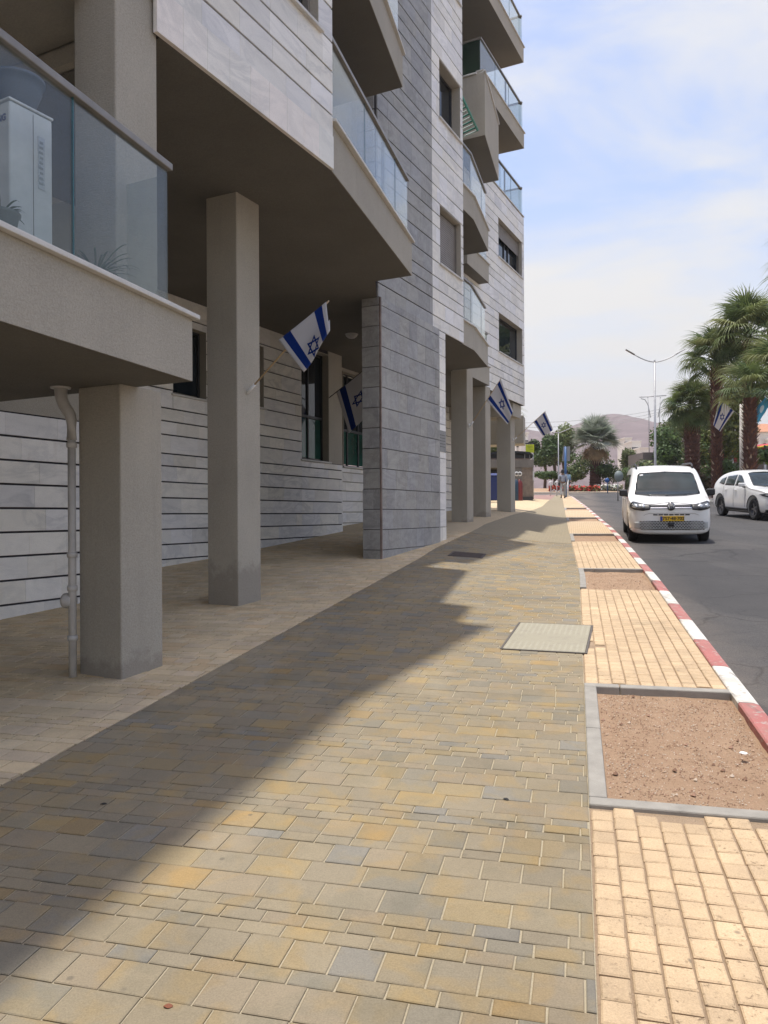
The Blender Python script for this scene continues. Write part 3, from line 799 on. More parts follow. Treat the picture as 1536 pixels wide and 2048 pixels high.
def window(pl, h, depth=.17, sash=1, shutter=None, label=None, sill=True, mull=None, transom=None, low='darkglass'):
    """window > frame, panes, sill, shutter slats.  h = (u0,u1,z0,z1)"""
    u0, u1, z0, z1 = h; f = .045
    reveal(pl, h, -.245, .024, M['stucco'])
    mb = MB()
    wbox(mb, pl, u0+.006, u0+f, z0+.002, z1-.006, -depth-.05, -depth); wbox(mb, pl, u1-f, u1-.006, z0+.002, z1-.006, -depth-.05, -depth)
    wbox(mb, pl, u0+f+.001, u1-f-.001, z1-f, z1-.006, -depth-.05, -depth); wbox(mb, pl, u0+f+.001, u1-f-.001, z0+.002, z0+f, -depth-.05, -depth)
    for m_ in (mull or []): wbox(mb, pl, m_-.022, m_+.022, z0+f+.001, z1-f-.001, -depth-.048, -depth+.006)
    if transom: wbox(mb, pl, u0+f+.001, u1-f-.001, transom-.03, transom+.03, -depth-.047, -depth+.01)
    w = mb.build('window', M['frame'], bld)
    if label: w['label'] = label
    bevel(w, .004, 1)
    edges = [u0+f] + sorted(mull or []) + [u1-f]
    zz = [(z0+f, z1-f)] if not transom else [(z0+f, transom), (transom, z1-f)]
    for a, b in zip(edges, edges[1:]):
        for q, (c, d) in enumerate(zz):
            m2 = MB(); wbox(m2, pl, a+.02, b-.02, c+.02 if not q else c+.03, d-.02, -depth-.035, -depth-.027)
            m2.build('pane', M[low] if (transom and q == 0) or (not transom) else M['darkglass'], w)
    if sill:
        m3 = MB(); wbox(m3, pl, u0-.05, u1+.05, z0-.035, z0+.001, -depth, .075); bevel(m3.build('sill', M['sill'], w), .006, 2)
    if shutter:
        n = int((z1-z0)*shutter/.045); m4 = MB()
        for k in range(n):
            zt = z1-.05-k*.045
            m4 = MB(); 
            q = [P3d(pl, u0+.05, zt, -.105), P3d(pl, u1-.05, zt, -.105), P3d(pl, u1-.05, zt-.041, -.094), P3d(pl, u0+.05, zt-.041, -.094)]
            m4.quad(*q); q2 = [p - Vector((nA.x*.012, nA.y*.012, 0)) for p in q]; m4.quad(q2[3], q2[2], q2[1], q2[0]); m4.quad(q[3], q[2], q2[2], q2[3]); m4.quad(q[1], q[0], q2[0], q2[1])
            m4.build('shutter_slat', M['shutter'], w)
        m5 = MB(); wbox(m5, pl, u0+.008, u0+.05, z0+.003, z1-.008, -.13, -.075); wbox(m5, pl, u1-.05, u1-.008, z0+.003, z1-.008, -.13, -.075)
        m5.build('shutter_guide', M['frame_grey'], w)
    return w
M['shutter'] = plain('taupe_shutter', (0.30, 0.27, 0.235), .5)
M['curtain'] = plain('curtain', (0.50, 0.47, 0.40), .9)

J = [0.25, .58, .82, 1.06, 1.38, 1.75, 2.10, 2.36, 2.62, 2.92, 3.28]     # joint heights inside a storey, from 3.8
JU = [3.8] + [3.8+LV*k+(j if j < 3 else j) for k in range(5) for j in J if j < LV]
JU = sorted(set(round(x, 3) for x in JU))
TOP = 13.9
# ---- white front above the passage
uL = ua(PU, hit(PU, 311.5)); uR = 0.0
wu1 = ua(PU, hit(PU, 638)); wu0 = wu1 - 1.25
holesU = [(wu0, wu1, 5.19+LV*k, 6.40+LV*k) for k in range(3)]
clad(PU, uL-.13, uL, [4.06] + [j for j in JU if 4.3 < j < TOP-.1] + [TOP], 'white_stone')
clad(PU, uL, uR, [3.8, 4.06] + [j for j in JU if 4.3 < j < TOP-.1] + [TOP], 'white_stone', holesU)
core(PU, uL+.02, uR, 3.803, TOP, .24, M['joint'], holesU)
# the lowest course stands a little proud, like the photo
mb = MB(); u0_, u1_ = uL, uR+.0
for a in range(9):
    x0 = u0_+(u1_-u0_)*a/9; x1 = u0_+(u1_-u0_)*(a+1)/9
    PANELS.append((PU, (x0+.001, x1-.001, 3.792, 4.15), .040, 'white_stone', (1.02*random.uniform(.96, 1.04), 1.0, .97)))
for k, h in enumerate(holesU):
    window(PU, h, shutter=.55 if k == 0 else .8, mull=[(h[0]+h[1])/2])
def mass(name, poly, z0, z1, mat): 
    m_ = MB(); m_.prism(poly, z0, z1); return m_.build(name, mat, bld)
q = lambda pl, u, off=0.0: (P3d(pl, u, 0, off).x, P3d(pl, u, 0, off).y)
mass('flat_walls', [q(PU, uL, -.26), q(PU, uR, -.26), q(PU, uR, -5), q(PU, uL, -5)], 3.806, TOP, M['stucco'])
# return of the white block towards the balcony recess, clad too
RU = (PU[0] + bA*.0 , bA)
# ---- balcony stacks
GL = M['glass']
def balcony(foot, zb, zs, edge, label=None, glass_edges=None, posts=(), splits=None, rail_h=1.0, side=(0, 0)):
    """slab with sloped-off marble coping, glass and handrail. foot: plan polygon; edge: outer plan polyline"""
    m_ = MB(); m_.prism([tuple(p) for p in foot], zb, zs-.035); sl = m_.build('balcony', M['stucco'], bld)
    if label: sl['label'] = label
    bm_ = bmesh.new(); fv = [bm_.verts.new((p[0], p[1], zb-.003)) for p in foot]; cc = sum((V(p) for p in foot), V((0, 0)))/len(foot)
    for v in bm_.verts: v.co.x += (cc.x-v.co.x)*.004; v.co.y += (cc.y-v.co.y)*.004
    bm_.faces.new(fv); me_ = bpy.data.meshes.new('shade_toned_soffit'); bm_.to_mesh(me_); bm_.free(); link('shade_toned_soffit', me_, M['shade_toned_soffit'], sl)  # underside sheet, shade put into its darker colour
    # coping
    for a, b in zip(edge, edge[1:]):
        a, b = Vector(a), Vector(b); d = (b-a).normalized(); n = Vector((d.y, -d.x)); m2 = MB()
        m2.prism([tuple(a - n*.22 - d*.0), tuple(a + n*.045), tuple(b + n*.045 + d*.045), tuple(b - n*.22 + d*.0)], zs-.0345, zs)
        bevel(m2.build('coping', M['sill'], sl), .006, 2)
    ge = glass_edges or edge
    for gi, (a, b) in enumerate(zip(ge, ge[1:])):
        a, b = Vector(a), Vector(b); d = (b-a); L = d.length; d.normalize(); n = Vector((d.y, -d.x)); ins = .07
        cs = [0] + (splits[gi] if splits else [i*L/max(1, round(L/1.25)) for i in range(1, max(1, round(L/1.25)))]) + [L]
        for c0, c1 in zip(cs, cs[1:]):
            m3 = MB(); p, r_ = a + d*(c0+.006) - n*ins, a + d*(c1-.006) - n*ins
            m3.prism([tuple(p), tuple(r_), tuple(r_ - n*.010), tuple(p - n*.010)], zs+.001, zs+rail_h-.045); m3.build('glass_pane', GL, sl)
            if c1 < L - .01:
                m4 = MB(); p = a + d*c1 - n*ins; m4.prism([tuple(p - d*.005 + n*.001), tuple(p + d*.005 + n*.001), tuple(p + d*.005 - n*.012), tuple(p - d*.005 - n*.012)], zs+.001, zs+rail_h-.05)
                m4.build('pane_joint', M['glassedge'], sl)
        m5 = MB(); p, r_ = a - d*.0 - n*(ins-.03), b + d*.03 - n*(ins-.03)
        m5.prism([tuple(p), tuple(r_), tuple(r_ - n*.07), tuple(p - n*.07)], zs+rail_h-.05, zs+rail_h); bevel(m5.build('handrail', M['rail'], sl), .006, 2)
    for (gi, u) in posts:
        a, b = Vector(ge[gi]), Vector(ge[gi+1]); d = (b-a).normalized(); n = Vector((d.y, -d.x)); p = a + d*u - n*.11
        m6 = MB(); m6.box((p.x, p.y, zs+rail_h/2-.026), (.045, .045, rail_h-.052), rz=-AA); m6.build('rail_post', M['rail'], sl)
    return sl
M['glassedge'] = plain('green_glass_edge', (0.02, 0.10, 0.11), .2)
V = Vector
for k in range(5):
    zb, zs = 3.8+LV*k, 4.36+LV*k
    a = PU[0] + nA*.001 + dA*.003; 
    cpx = 826.5 if k == 0 else 810.0; yb = 551.5
    Y = 12.21 if k == 0 else 12.28; c = V(((cpx-768)/F*Y, Y))
    if k > 2: break
    if k > 1: c = V((-.30, 9.40))
    back = c + bA*4.2
    foot = [a, c, back, a + bA*4.2]
    e2 = ua((a, (c-a).normalized()), c)
    balcony(foot, zb, zs, [a + nA*.02, c, c + bA*1.3], None, [a + nA*.02, c], splits=[[e2*.39, e2*.80]], posts=[(0, e2*.66)])
# recess behind the first balconies
PR1 = (V((-.565, 8.45)) + bA*2.3, dA)
rec = []
for k in range(5):
    if k < 3: rec.append((1.0, 3.2, 4.42+LV*k, 6.55+LV*k))
core(PR1, .26, 4.7, 3.81, TOP, .2, M['stucco'], rec)
for h in rec: window(PR1, h, .1, sill=False, mull=[2.1])
# ---- grey blade + white strip
uTg = ua(PT, hit(PT, 865.0)); uTw = ua(PT, hit(PT, 927.0))
w0, w1 = ua(PT, hit(PT, 880.5)), ua(PT, hit(PT, 922.3))
holesT = [(w0, w1, 5.19+LV*k, 6.40+LV*k) for k in range(3)]
TT = 13.0
JT = [3.8] + [j for j in JU if 4.0 < j < TT-.1] + [TT]
clad(PT, 0, uTg, JT, 'grey_stone', pw=.5)
clad(PT, uTg, uTw, JT, 'white_stone', holesT, pw=.5)
core(PT, 0.004, uTw-.003, 3.803, TT, .25, M['joint'], holesT)
core((PT[0]+bA*.252, dA), .004, uTw-.003, 3.81, TT, 4.0, M['stucco'], name='flat_walls')
for k, h in enumerate(holesT):
    window(PT, h, shutter=.98 if k == 0 else None, mull=None if k == 0 else [(h[0]+h[1])/2-.1])
# left end of the blade, one panel wide
LT = (PT[0] + bA*.36, nA)
JP = [-.61+.355*k for k in range(-1, 13)] + [3.795]
clad(LT, 0, .33, [j for j in JT], 'grey_stone', pw=.9)
# lower part: a free standing pier
uPg = ua(PT, hit(PT, 873.5)); uPw = ua(PT, hit(PT, 890.0))
core((PT[0]+nA*.05, dA), 0.004, uPg-.004, -1.4, 3.796, .34, M['joint'])
PTp = (PT[0]+nA*.05, dA)
clad(PTp, 0.02, uPg, JP, 'grey_stone', pw=.42, gap=.012)
clad((PT[0]+nA*.05+bA*.335, nA), 0.0, .33, JP, 'grey_stone', pw=.9, gap=.012)
mb = MB(); p = PT[0] + nA*.066 + dA*-.004
mb.box((p.x, p.y, 1.2), (.032, .032, 5.18), rz=-AA); mb.build('corner_trim', plain('rusty_corner_trim', (0.22, 0.165, 0.14), .7, var=.3), bld)
core((PT[0]+nA*.0, dA), uPg+.002, uPw-.003, -1.2, 3.796, .34, M['joint'])
clad(PT, uPg+.004, uPw, [-.61+.355*k for k in range(-1, 13)] + [3.797], 'white_stone', pw=.6, gap=.012)
pq = MB(); wbox(pq, PT, uPg+.03, uPw-.02, 1.30, 1.74, .031, .040); plq = pq.build('wall_plaque', plain('brushed_plaque', (0.22, 0.22, 0.22), .35, .4), bld)
for k in range(5):
    m_ = MB(); wbox(m_, PT, uPg+.07, uPw-.06, 1.40+k*.06, 1.412+k*.06, .0405, .0415); m_.build('engraved_line', M['frame'], plq)
# ---- balcony stack two (A then B direction)
PTe = P3d(PT, uTw, 0).to_2d()
kink = V((2.11, 17.8)); 
for k in (0, 1):
    zb, zs = 3.8+LV*k, 4.36+LV*k; Y = 19.8 if k == 0 else 19.95; c = V(((977.5 if k == 0 else 979.5) - 768, 0)); c = V((c.x/F*Y, Y))
    a = PTe + dA*.004
    balcony([a, kink, c, c + bA*3.6, a + bA*3.6], zb, zs, [a, kink, c], None, [a, kink, c], splits=[[], [(c-kink).length*.72]], posts=[(1, .30), (0, .35)])
    # the slab behind, on the last block
    f0, f1 = V((2.30, 20.9)), V((3.13, 22.68))
    balcony([f0, f1, f1 + bA*1.8, f0 + bA*1.8], zb+.001, zs, [f0, f1], None, [f0, f1], splits=[[]], rail_h=.0001 if 0 else 1.0)
# recess wall
PR2 = (V((1.8, 17.6)) + bA*2.5, dA)
hr2 = [(.6, 2.4, 4.42+LV*k, 6.5+LV*k) for k in range(3)]
core(PR2, -.2, 4.6, 3.81, TOP, .2, M['stucco'], hr2)
for h in hr2: window(PR2, h, .1, sill=False, mull=[1.5])
# ---- last white block
uF0, uF1 = ua(PF, V((2.95, 23.05))), ua(PF, hit(PF, 1049.0))
wf0, wf1 = ua(PF, hit(PF, 998.0)), ua(PF, hit(PF, 1045.0))
ZF = 10.385
holesF = [(wf0, wf1, 5.19+LV*k, 6.44+LV*k) for k in (0, 1)]
JF = [3.8, 4.1] + [j for j in JU if 4.3 < j < ZF-.2] + [ZF]
clad(PF, uF0-1.6, uF1, JF, 'white_stone', holesF, pw=.62)
core(PF, uF0-1.6, uF1-.004, 3.803, ZF, .25, M['joint'], holesF)
core((PF[0]+bA*.252, dA), uF0-1.6, uF1-.004, 3.81, ZF, 4.0, M['stucco'], name='flat_walls')
window(PF, holesF[1], shutter=.36, mull=[(wf0+wf1)/2-.1, (wf0+wf1)/2+.32]); window(PF, holesF[0], mull=[wf0+.3])
END = (P3d(PF, uF1, 0).to_2d(), bA)
clad((END[0], bA), 0, 4.0, JF, 'white_stone', pw=.8)
# terrace on top of it, upper slabs
e1 = P3d(PF, uF1, 0, .0).to_2d(); e0 = P3d(PF, uF0-.2, 0, 0).to_2d()
balcony([e0, e1, e1 + bA*3, e0 + bA*3], ZF+.002, 10.46, [e0, e1, e1 + bA*2], None, [e0, e1, e1 + bA*1.2], posts=[(0, 2.9)])
# set-back penthouse wall
PH = (PF[0] + bA*1.9, dA)
hph = [(-2.6, -.6, 10.6+LV*k, 12.7+LV*k) for k in range(2)]
core(PH, uF0-2, uF1-1.55, 10.47, 16.9, .2, M['stucco'], hph)
for h in hph: window(PH, h, .08, sill=False, mull=[-1.6])
for k in (3, 4):
    zb, zs = 3.8+LV*k, 4.36+LV*k
    a0 = P3d(PF, ua(PF, V((2.98, 23.25))) if k == 3 else uF0-4.6, 0, .02).to_2d(); a1 = P3d(PF, uF1+.12, 0, .02).to_2d()
    balcony([a0, a1, a1 + bA*3.4, a0 + bA*3.4], zb, zs, [a0, a1, a1 + bA*1.6], None, [a0 + (V((0, 0))), a1 + dA*-.12, a1 + dA*-.12 + bA*1.2], posts=[(0, 2.6)])
mass('flat_walls', [q(PF, uF0-5.5, -1.95), q(PF, uF1-1.6, -1.95), q(PF, uF1-1.6, -5), q(PF, uF0-5.5, -5)], 10.48, 16.9, M['stucco'])
# boxed corner of the k=3 balcony with its marble edge
b0 = V((2.675, 19.97)); b1_ = V((3.44, 22.7)); zt = 11.53; zq = 9.86
m_ = MB(); bx_poly = [tuple(b0), tuple(b1_), tuple(b1_ + bA*2.6), tuple(b0 + bA*2.8)]
m_.prism(bx_poly, zq, zt-.035); bxo = m_.build('balcony_parapet', M['stucco'], bld); sfo = MB(); sfo.prism([tuple(V(p_)+(V((2.3, 21.5))-V(p_))*.01) for p_ in bx_poly], zq-.006, zq-.001); sfo.build('shade_toned_soffit', M['shade_toned_soffit'], bxo)
bxo['label'] = 'solid stucco balcony box cantilevered from the upper floor'
m_ = MB(); m_.prism([tuple(b0+nA*.04-dA*.04), tuple(b1_+nA*.04), tuple(b1_ - nA*.05), tuple(b0 + bA*.2+dA*.06)], zt-.0345, zt+.002); bevel(m_.build('coping', M['sill'], bxo), .006)
m_ = MB(); m_.prism([tuple(b0 + bA*.22-dA*.04), tuple(b0 + bA*2.6-dA*.04), tuple(b0 + bA*2.6+dA*.1), tuple(b0 + bA*.22+dA*.1)], zt-.0345, zt+.002); bevel(m_.build('coping', M['sill'], bxo), .006)
g0 = V((2.98, 23.32)); zt = 13.45
m_ = MB(); m_.prism([tuple(g0), tuple(g0+dA*.012), tuple(g0+dA*.012+bA*2.3), tuple(g0+bA*2.3)], zt+.003, zt+.955); m_.build('glass_pane', mat_glass('green_tinted_glass', (.30, .52, .46), .7), bxo)
m_ = MB(); m_.prism([tuple(g0-dA*.03), tuple(g0+dA*.04), tuple(g0+dA*.04+bA*2.3), tuple(g0-dA*.03+bA*2.3)], zt+.96, zt+1.01); m_.build('handrail', M['rail'], bxo)
# green slatted awning hooked under it
aw = empty('green_awning', (2.0, 18.6, 9.9), 'green striped slatted awning in front of the solid stucco balcony box', 'awning')
A0, A1 = at(927.5, 192, 18.4), at(959.5, 262, 19.3); A2 = A0 + V((bA.x*.1, bA.y*.1, -1.55)); 
dn = V((-.42*nA.x, -.42*nA.y, -.55))
for k in range(11):
    u = k/10; p0 = A0.lerp(A1, u); m_ = MB(); wv = V((dA.x*.02, dA.y*.02, .012))
    r1 = p0 + V((bA.x*1.1, bA.y*1.1, -.35 + .15*u))
    m_.tube([p0, r1], .022, 6); m_.build('slat', plain('green_slat_%d' % k, (0.02, 0.16, 0.12) if k % 2 else (0.34, 0.42, 0.38), .5), aw)
m_ = MB(); m_.tube([A0, A1], .03, 6); m_.build('front_bar', plain('pale_green_bar', (0.10, 0.34, 0.27), .4), aw)

# ---- ceiling over the passage
cl0 = PU[0] + dA*(-(8.45-6.10)/dA.y)
cl = [cl0, V((-.566, 8.448)), V((-.5, 9.2)), V((-.12, 12.45)), V((-.104, 13.405)), V((1.72, 17.02)), V((1.6, 19.8)), V((2.9, 22.6)), V((4.7, 26.7)), V((4.85, 26.95)), V((4.85, 26.95)) + bA*9, V((-9, 24)), cl0 + bA*14]
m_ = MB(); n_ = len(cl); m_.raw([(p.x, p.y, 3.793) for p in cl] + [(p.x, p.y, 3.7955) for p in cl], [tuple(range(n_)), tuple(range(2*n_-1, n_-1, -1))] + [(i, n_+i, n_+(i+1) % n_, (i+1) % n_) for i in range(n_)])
m_.build('ceiling', M['shade_toned_soffit'], bld)  # ceiling takes the stucco with the shade painted in
# upper body of the house above the near corner (out of the picture, throws the near shade)
m_ = MB(); m_.prism([q(PU, uL-.02, -.3), q(PU, uL-.02, -7), q(PU, uL-8, -7), q(PU, uL-8, -.3)], 3.955, TOP, ); m_.build('flat_walls', M['stucco'], bld)
for k in range(1, 4):
    zb, zs = 3.8+LV*k, 4.36+LV*k
    c = V((-1.84, 5.90)); a = c - V((math.sin(R(19)), math.cos(R(19))))*7
    if k >= 1: balcony([a, c, c + bA*2.5, a + bA*2.5], zb, zs, [a, c], None, [a, c])
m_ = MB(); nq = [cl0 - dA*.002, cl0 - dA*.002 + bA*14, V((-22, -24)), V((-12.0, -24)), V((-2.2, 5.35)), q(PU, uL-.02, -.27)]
m_.prism([tuple(p) for p in nq], 4.32, 13.9); m_.build('flat_walls', M['shade_toned_soffit'], bld)
for k_ in range(3):
    c_ = V((-2.02, 5.90)) - dBv*(6.5*(k_+1)); m_ = MB(); m_.prism([tuple(c_), tuple(c_+dA*.45), tuple(c_+dA*.45+bA*.45), tuple(c_+bA*.45)], -2.8, 4.32); m_.build('column', M['stucco'], bld)
# ---- walls under the building
h2 = [(ua(P2, hit(P2, 602)), ua(P2, hit(P2, 657)), 1.23, 3.70), (ua(P2, hit(P2, 466)), ua(P2, hit(P2, 527)), 2.17, 3.40), (ua(P2, hit(P2, 345)), ua(P2, hit(P2, 412)), 2.10, 3.32)]
J2 = [-1.6, -1.25, -.98, -.73, -.48, -.22, .04, .31, .58, .85, 1.06, 1.38, 1.61, 1.83, 2.15, 2.39, 2.62, 2.93, 3.17, 3.45, 3.80]
u2a, u2b = ua(P2, hit(P2, 315))-1.2, ua(P2, hit(P2, 683.5))
uw = ua(P2, hit(P2, 602))
core(P2, u2a, u2b, -1.6, 3.81, .25, M['joint'], h2)
clad(P2, u2a, uw, J2, 'white_stone', h2, pw=.7, gap=.024)
clad(P2, uw, u2b, [j for j in J2 if j < 1.1] + [1.2], 'white_stone', h2, pw=.7, gap=.024)
m_ = MB(); wbox(m_, P2, h2[0][1]+.001, u2b, 1.205, 3.81, .001, .02); m_.build('stucco_panel', M['stucco'], bld)
window(P2, h2[0], .14, mull=[(h2[0][0]+h2[0][1])/2-.05], transom=2.22, low='greenglass'); window(P2, h2[1], .12); window(P2, h2[2], .12)
m_ = MB(); wbox(m_, P2, h2[2][0]+.1, h2[2][1]-.4, 2.16, 3.2, -.151, -.149); m_.build('curtain', M['curtain'], bld)
h3 = [(ua(P3, hit(P3, 686)), ua(P3, hit(P3, 686))+1.6, 1.26, 3.70)]
J3 = [-.8, -.48, -.2, .08, .36, .62, .86, 1.10, 1.22]
core(P3, ua(P3, hit(P3, 684))-1.5, 2.6, -1.2, 3.81, .25, M['stucco'], h3)
clad(P3, ua(P3, hit(P3, 684))-1.5, 2.6, J3, 'white_stone', h3, pw=.7, gap=.024)
window(P3, h3[0], .14, mull=[h3[0][0]+.5, h3[0][0]+1.1], transom=2.22, low='greenglass')
# end return between walls 2 and 3
m_ = MB(); e_ = P3d(P2, u2b, 0).to_2d(); m_.prism([tuple(e_), tuple(e_ + bA*1.2), tuple(e_ + bA*1.2 - dA*.2), tuple(e_ - dA*.2)], -1, 3.805); 
u1a, u1b = -24.0, ua(P1, hit(P1, 205))
J1 = [-2.3, -2.06, -1.79, -1.52, -1.25] + [-.978+.269*k for k in range(0, 18)] + [3.80]
h1 = [(-3.2, -.6, 1.6, 3.5)]
core(P1, u1a, u1b, -2.4, 3.81, .25, M['joint'], h1); clad(P1, u1a, u1b, [j for j in J1 if j <= 1.2], 'white_stone', h1, pw=.62, gap=.024)
window(P1, h1[0], .1, sill=False, mull=[-1.9])
m_ = MB(); wbox(m_, P1, u1a, -3.21, 1.18, 3.81, .001, .02); wbox(m_, P1, -.59, u1b, 1.18, 3.81, .001, .02); wbox(m_, P1, -3.21, -.59, 3.51, 3.81, .001, .02); m_.build('stucco_panel', M['stucco'], bld)
R1 = (P3d(P1, u1b, 0).to_2d(), bA); core(R1, 0, 2.6, -2, 3.81, .2, M['stucco'])
# far walls behind the farther columns
P4 = (V((1.2, 25.0)), dA); core(P4, -1, 4.2, -.6, 3.81, .25, M['joint']); clad(P4, -1, 4.2, [-.6+.28*k for k in range(16)] + [3.8], 'white_stone', pw=.8)
PBk = (V((-9.5, 12)), dA); core(PBk, -12, 16, -3, 3.81, .3, M['stucco'])

# ---- columns
def column(cx, cy, z0, z1, w=.45):
    m_ = MB(); c = V((cx, cy)); m_.prism([tuple(c), tuple(c + dA*w), tuple(c + dA*w + bA*w), tuple(c + bA*w)], z0, z1)
    return bevel(m_.build('column', M['stucco_column'] if z0 < 0 else M['stucco'], bld), .012, 2)
column(-2.02, 5.90, -1.5, 1.022); column(-1.975, 5.705, 1.56, 4.33, .432)
column(-1.71, 9.0, -1.4, 3.812)
COL3 = (2.185, 20.12); column(*COL3, -.8, 3.812, .45)
column(3.02, 22.75, -.6, 3.812, .45); column(4.36, 26.4, -.5, 3.4, .5)
m_ = MB(); c = V((4.40, 26.35)); m_.prism([tuple(c-dA*.2+nA*.1), tuple(c + dA*.75+nA*.1), tuple(c + dA*.75 + bA*3), tuple(c -dA*.2 + bA*3)], 3.35, 3.79); m_.build('beam', M['stucco'], bld)
m_ = MB(); c = V((5.02, 27.6)); m_.prism([tuple(c), tuple(c + V((.25, 1.0))), tuple(c + V((.25, 1.0)) + bA*2), tuple(c + bA*2)], 2.55, 3.55); m_.build('balcony', M['stucco'], bld)

# ---- near balcony at the corner of the picture
nd = V((math.sin(R(16.6)), math.cos(R(16.6)))); nc = V((-1.444, 5.82)); na = nc - nd*7.0
NB = balcony([na, nc, nc + bA*3.6, na + bA*3.6], 1.02, 1.525, [na, nc], 'nearest balcony with glass panes, raised over the pavement, top left', [na, nc + nd*-.22], splits=[[2.2, 3.9, 5.756]], rail_h=1.06)
# its glass return
m_ = MB(); p = nc - nd*.23 - V((nd.y, -nd.x))*.07; m_.prism([tuple(p), tuple(p+nd*.01), tuple(p+nd*.01+bA*1.9), tuple(p+bA*1.9)], 1.53, 2.5); m_.build('glass_pane', GL, NB)
flush_panels()

# ---- ceiling lamp
cl_ = empty('ceiling_lamp', (-.66, 16.1, 3.80), 'small round white ceiling lamp under the passage roof', 'lamp')
m_ = MB(); m_.lathe([(0, -.10), (.07, -.09), (.115, -.055), (.13, -.02), (.13, 0)], (0, 0, 0), 18); m_.build('lamp_shade', plain('milk_glass', (0.55, 0.53, 0.50), .3), cl_, local=True)
m_ = MB(); m_.lathe([(.14, -.012), (.15, -.01), (.15, .008), (0, .008)], (0, 0, 0), 18); m_.build('base', M['frame_grey'], cl_, local=True)
cl2 = empty('ceiling_lamp', (-.36, 9.1, 6.83), 'round lamp under the upper balcony beside the white front', 'lamp')
m_ = MB(); m_.lathe([(0, -.10), (.07, -.09), (.115, -.055), (.13, -.02), (.13, 0)], (0, 0, 0), 18); m_.build('lamp_shade', plain('milk_glass2', (0.55, 0.53, 0.50), .3), cl2, local=True)

# ---- drain pipe by the first column
dp = empty('drain_pipe', (-2.52, 6.0, -1.25), 'white plastic drain pipe with elbow beside the first column', 'drain pipe')
x0, y0 = -2.50, 6.16
xk = (144-768)/F*6.02
px_, py_ = xk, 6.02
m_ = MB(); m_.tube([(px_, py_, -1.32), (px_, py_, .62)], .030, 14); m_.build('pipe', M['pvc'], dp)
m_ = MB(); m_.tube([(px_, py_, .60), (px_, py_, .75), (px_-.012, py_, .80), (px_-.06, py_+.01, .87), (px_-.085, py_+.015, .93), (px_-.09, py_+.015, 1.025)], [.040, .04, .044, .046, .046, .052], 16); m_.build('elbow', M['pvc'], dp)
m_ = MB(); m_.lathe([(.05, 0), (.075, 0), (.078, .012), (.05, .014)], (px_-.09, py_+.015, 1.005), 18); m_.build('ceiling_ring', M['pvc'], dp)
for z in (.56, -.30, -.56, -.95):
    m_ = MB(); m_.lathe([(.030, -.022), (.038, -.02), (.040, 0), (.038, .02), (.030, .022)], (px_, py_, z), 16); m_.build('collar', M['pvc'], dp)
m_ = MB(); 
Mx = Matrix.Translation((px_-.035, py_+.02, -.66)) @ Matrix.Rotation(R(70), 4, 'Z') @ Matrix.Rotation(R(90), 4, 'X')
m_.lathe([(0, .045), (.035, .045), (.05, .04), (.055, 0), (.06, -.01), (.06, -.035), (.04, -.04)], n=18, M=Mx); m_.build('inspection_cap', M['pvc'], dp)

# ---- things on the near balcony
ac = empty('air_conditioner', (-2.3, 4.9, 1.53), 'tall white outdoor air conditioner unit behind the balcony glass', 'air conditioner')
a0 = V((-2.32, 4.79)); sdv = V((math.sin(R(29)), math.cos(R(29)))); fdv = V((-sdv.y, sdv.x))
def acbox(s0, s1, f0, f1, z0, z1):
    m = MB(); m.prism([tuple(a0+sdv*s0+fdv*f0), tuple(a0+sdv*s1+fdv*f0), tuple(a0+sdv*s1+fdv*f1), tuple(a0+sdv*s0+fdv*f1)], z0, z1); return m
acw = plain('white_enamel', (0.70, 0.70, 0.68), .4)
bevel(acbox(0, .31, 0, .92, 1.56, 2.60).build('casing', acw, ac), .012, 3)
bevel(acbox(-.006, .316, -.006, .926, 2.605, 2.62).build('lid', acw, ac), .004)
acbox(.165, .168, -.003, .001, 1.6, 2.58).build('panel_seam', M['frame_grey'], ac)
acbox(.20, .25, -.004, -.001, 2.12, 2.46).build('sticker', plain('silver_sticker', (0.55, 0.56, 0.56), .3, .2), ac)
for k in range(9): acbox(.205+.004*(k % 3), .235, -.0062, -.0045, 2.15+k*.033, 2.165+k*.033).build('sticker_line', plain('faint_print%d' % k, (0.30, 0.31, 0.31), .5), ac)
for k in (.06, .25): acbox(k, k+.04, .05, .87, 1.528, 1.559).build('foot', M['frame_grey'], ac)
m_ = MB(); c = a0 + fdv*.42 - sdv*.001
for rr in range(1, 7):
    pts = [(c.x+fdv.x*math.cos(t)*rr*.055, c.y+fdv.y*math.cos(t)*rr*.055, 1.95+math.sin(t)*rr*.055) for t in [2*math.pi*i/24 for i in range(25)]]
    m_.tube(pts, .004, 4, caps=False)
m_.build('fan_grille', M['frame_grey'], ac)
def text_obj(body, size, mat, name, parent, mtx, ext=.001, align='CENTER', bold=0.0):
    cu = bpy.data.curves.new(name, 'FONT'); cu.body = body; cu.size = size; cu.extrude = ext; cu.align_x = align; cu.align_y = 'CENTER'; cu.offset = bold
    o = bpy.data.objects.new(name, cu); C.objects.link(o); bpy.context.view_layer.update()
    me = bpy.data.meshes.new_from_object(o.evaluated_get(bpy.context.evaluated_depsgraph_get())); bpy.data.objects.remove(o)
    me.materials.clear(); me.materials.append(mat); o = bpy.data.objects.new(name, me); C.objects.link(o); o.matrix_basis = mtx
    if parent: keep_parent(o, parent)
    return o
def face_mtx(p, right, up=Vector((0, 0, 1))):
    r_ = Vector(right).normalized(); u_ = Vector(up).normalized(); n_ = r_.cross(u_).normalized(); u_ = n_.cross(r_)
    return Matrix(((r_.x, u_.x, n_.x, p[0]), (r_.y, u_.y, n_.y, p[1]), (r_.z, u_.z, n_.z, p[2]), (0, 0, 0, 1)))
pt = a0 + fdv*.03 - sdv*.004
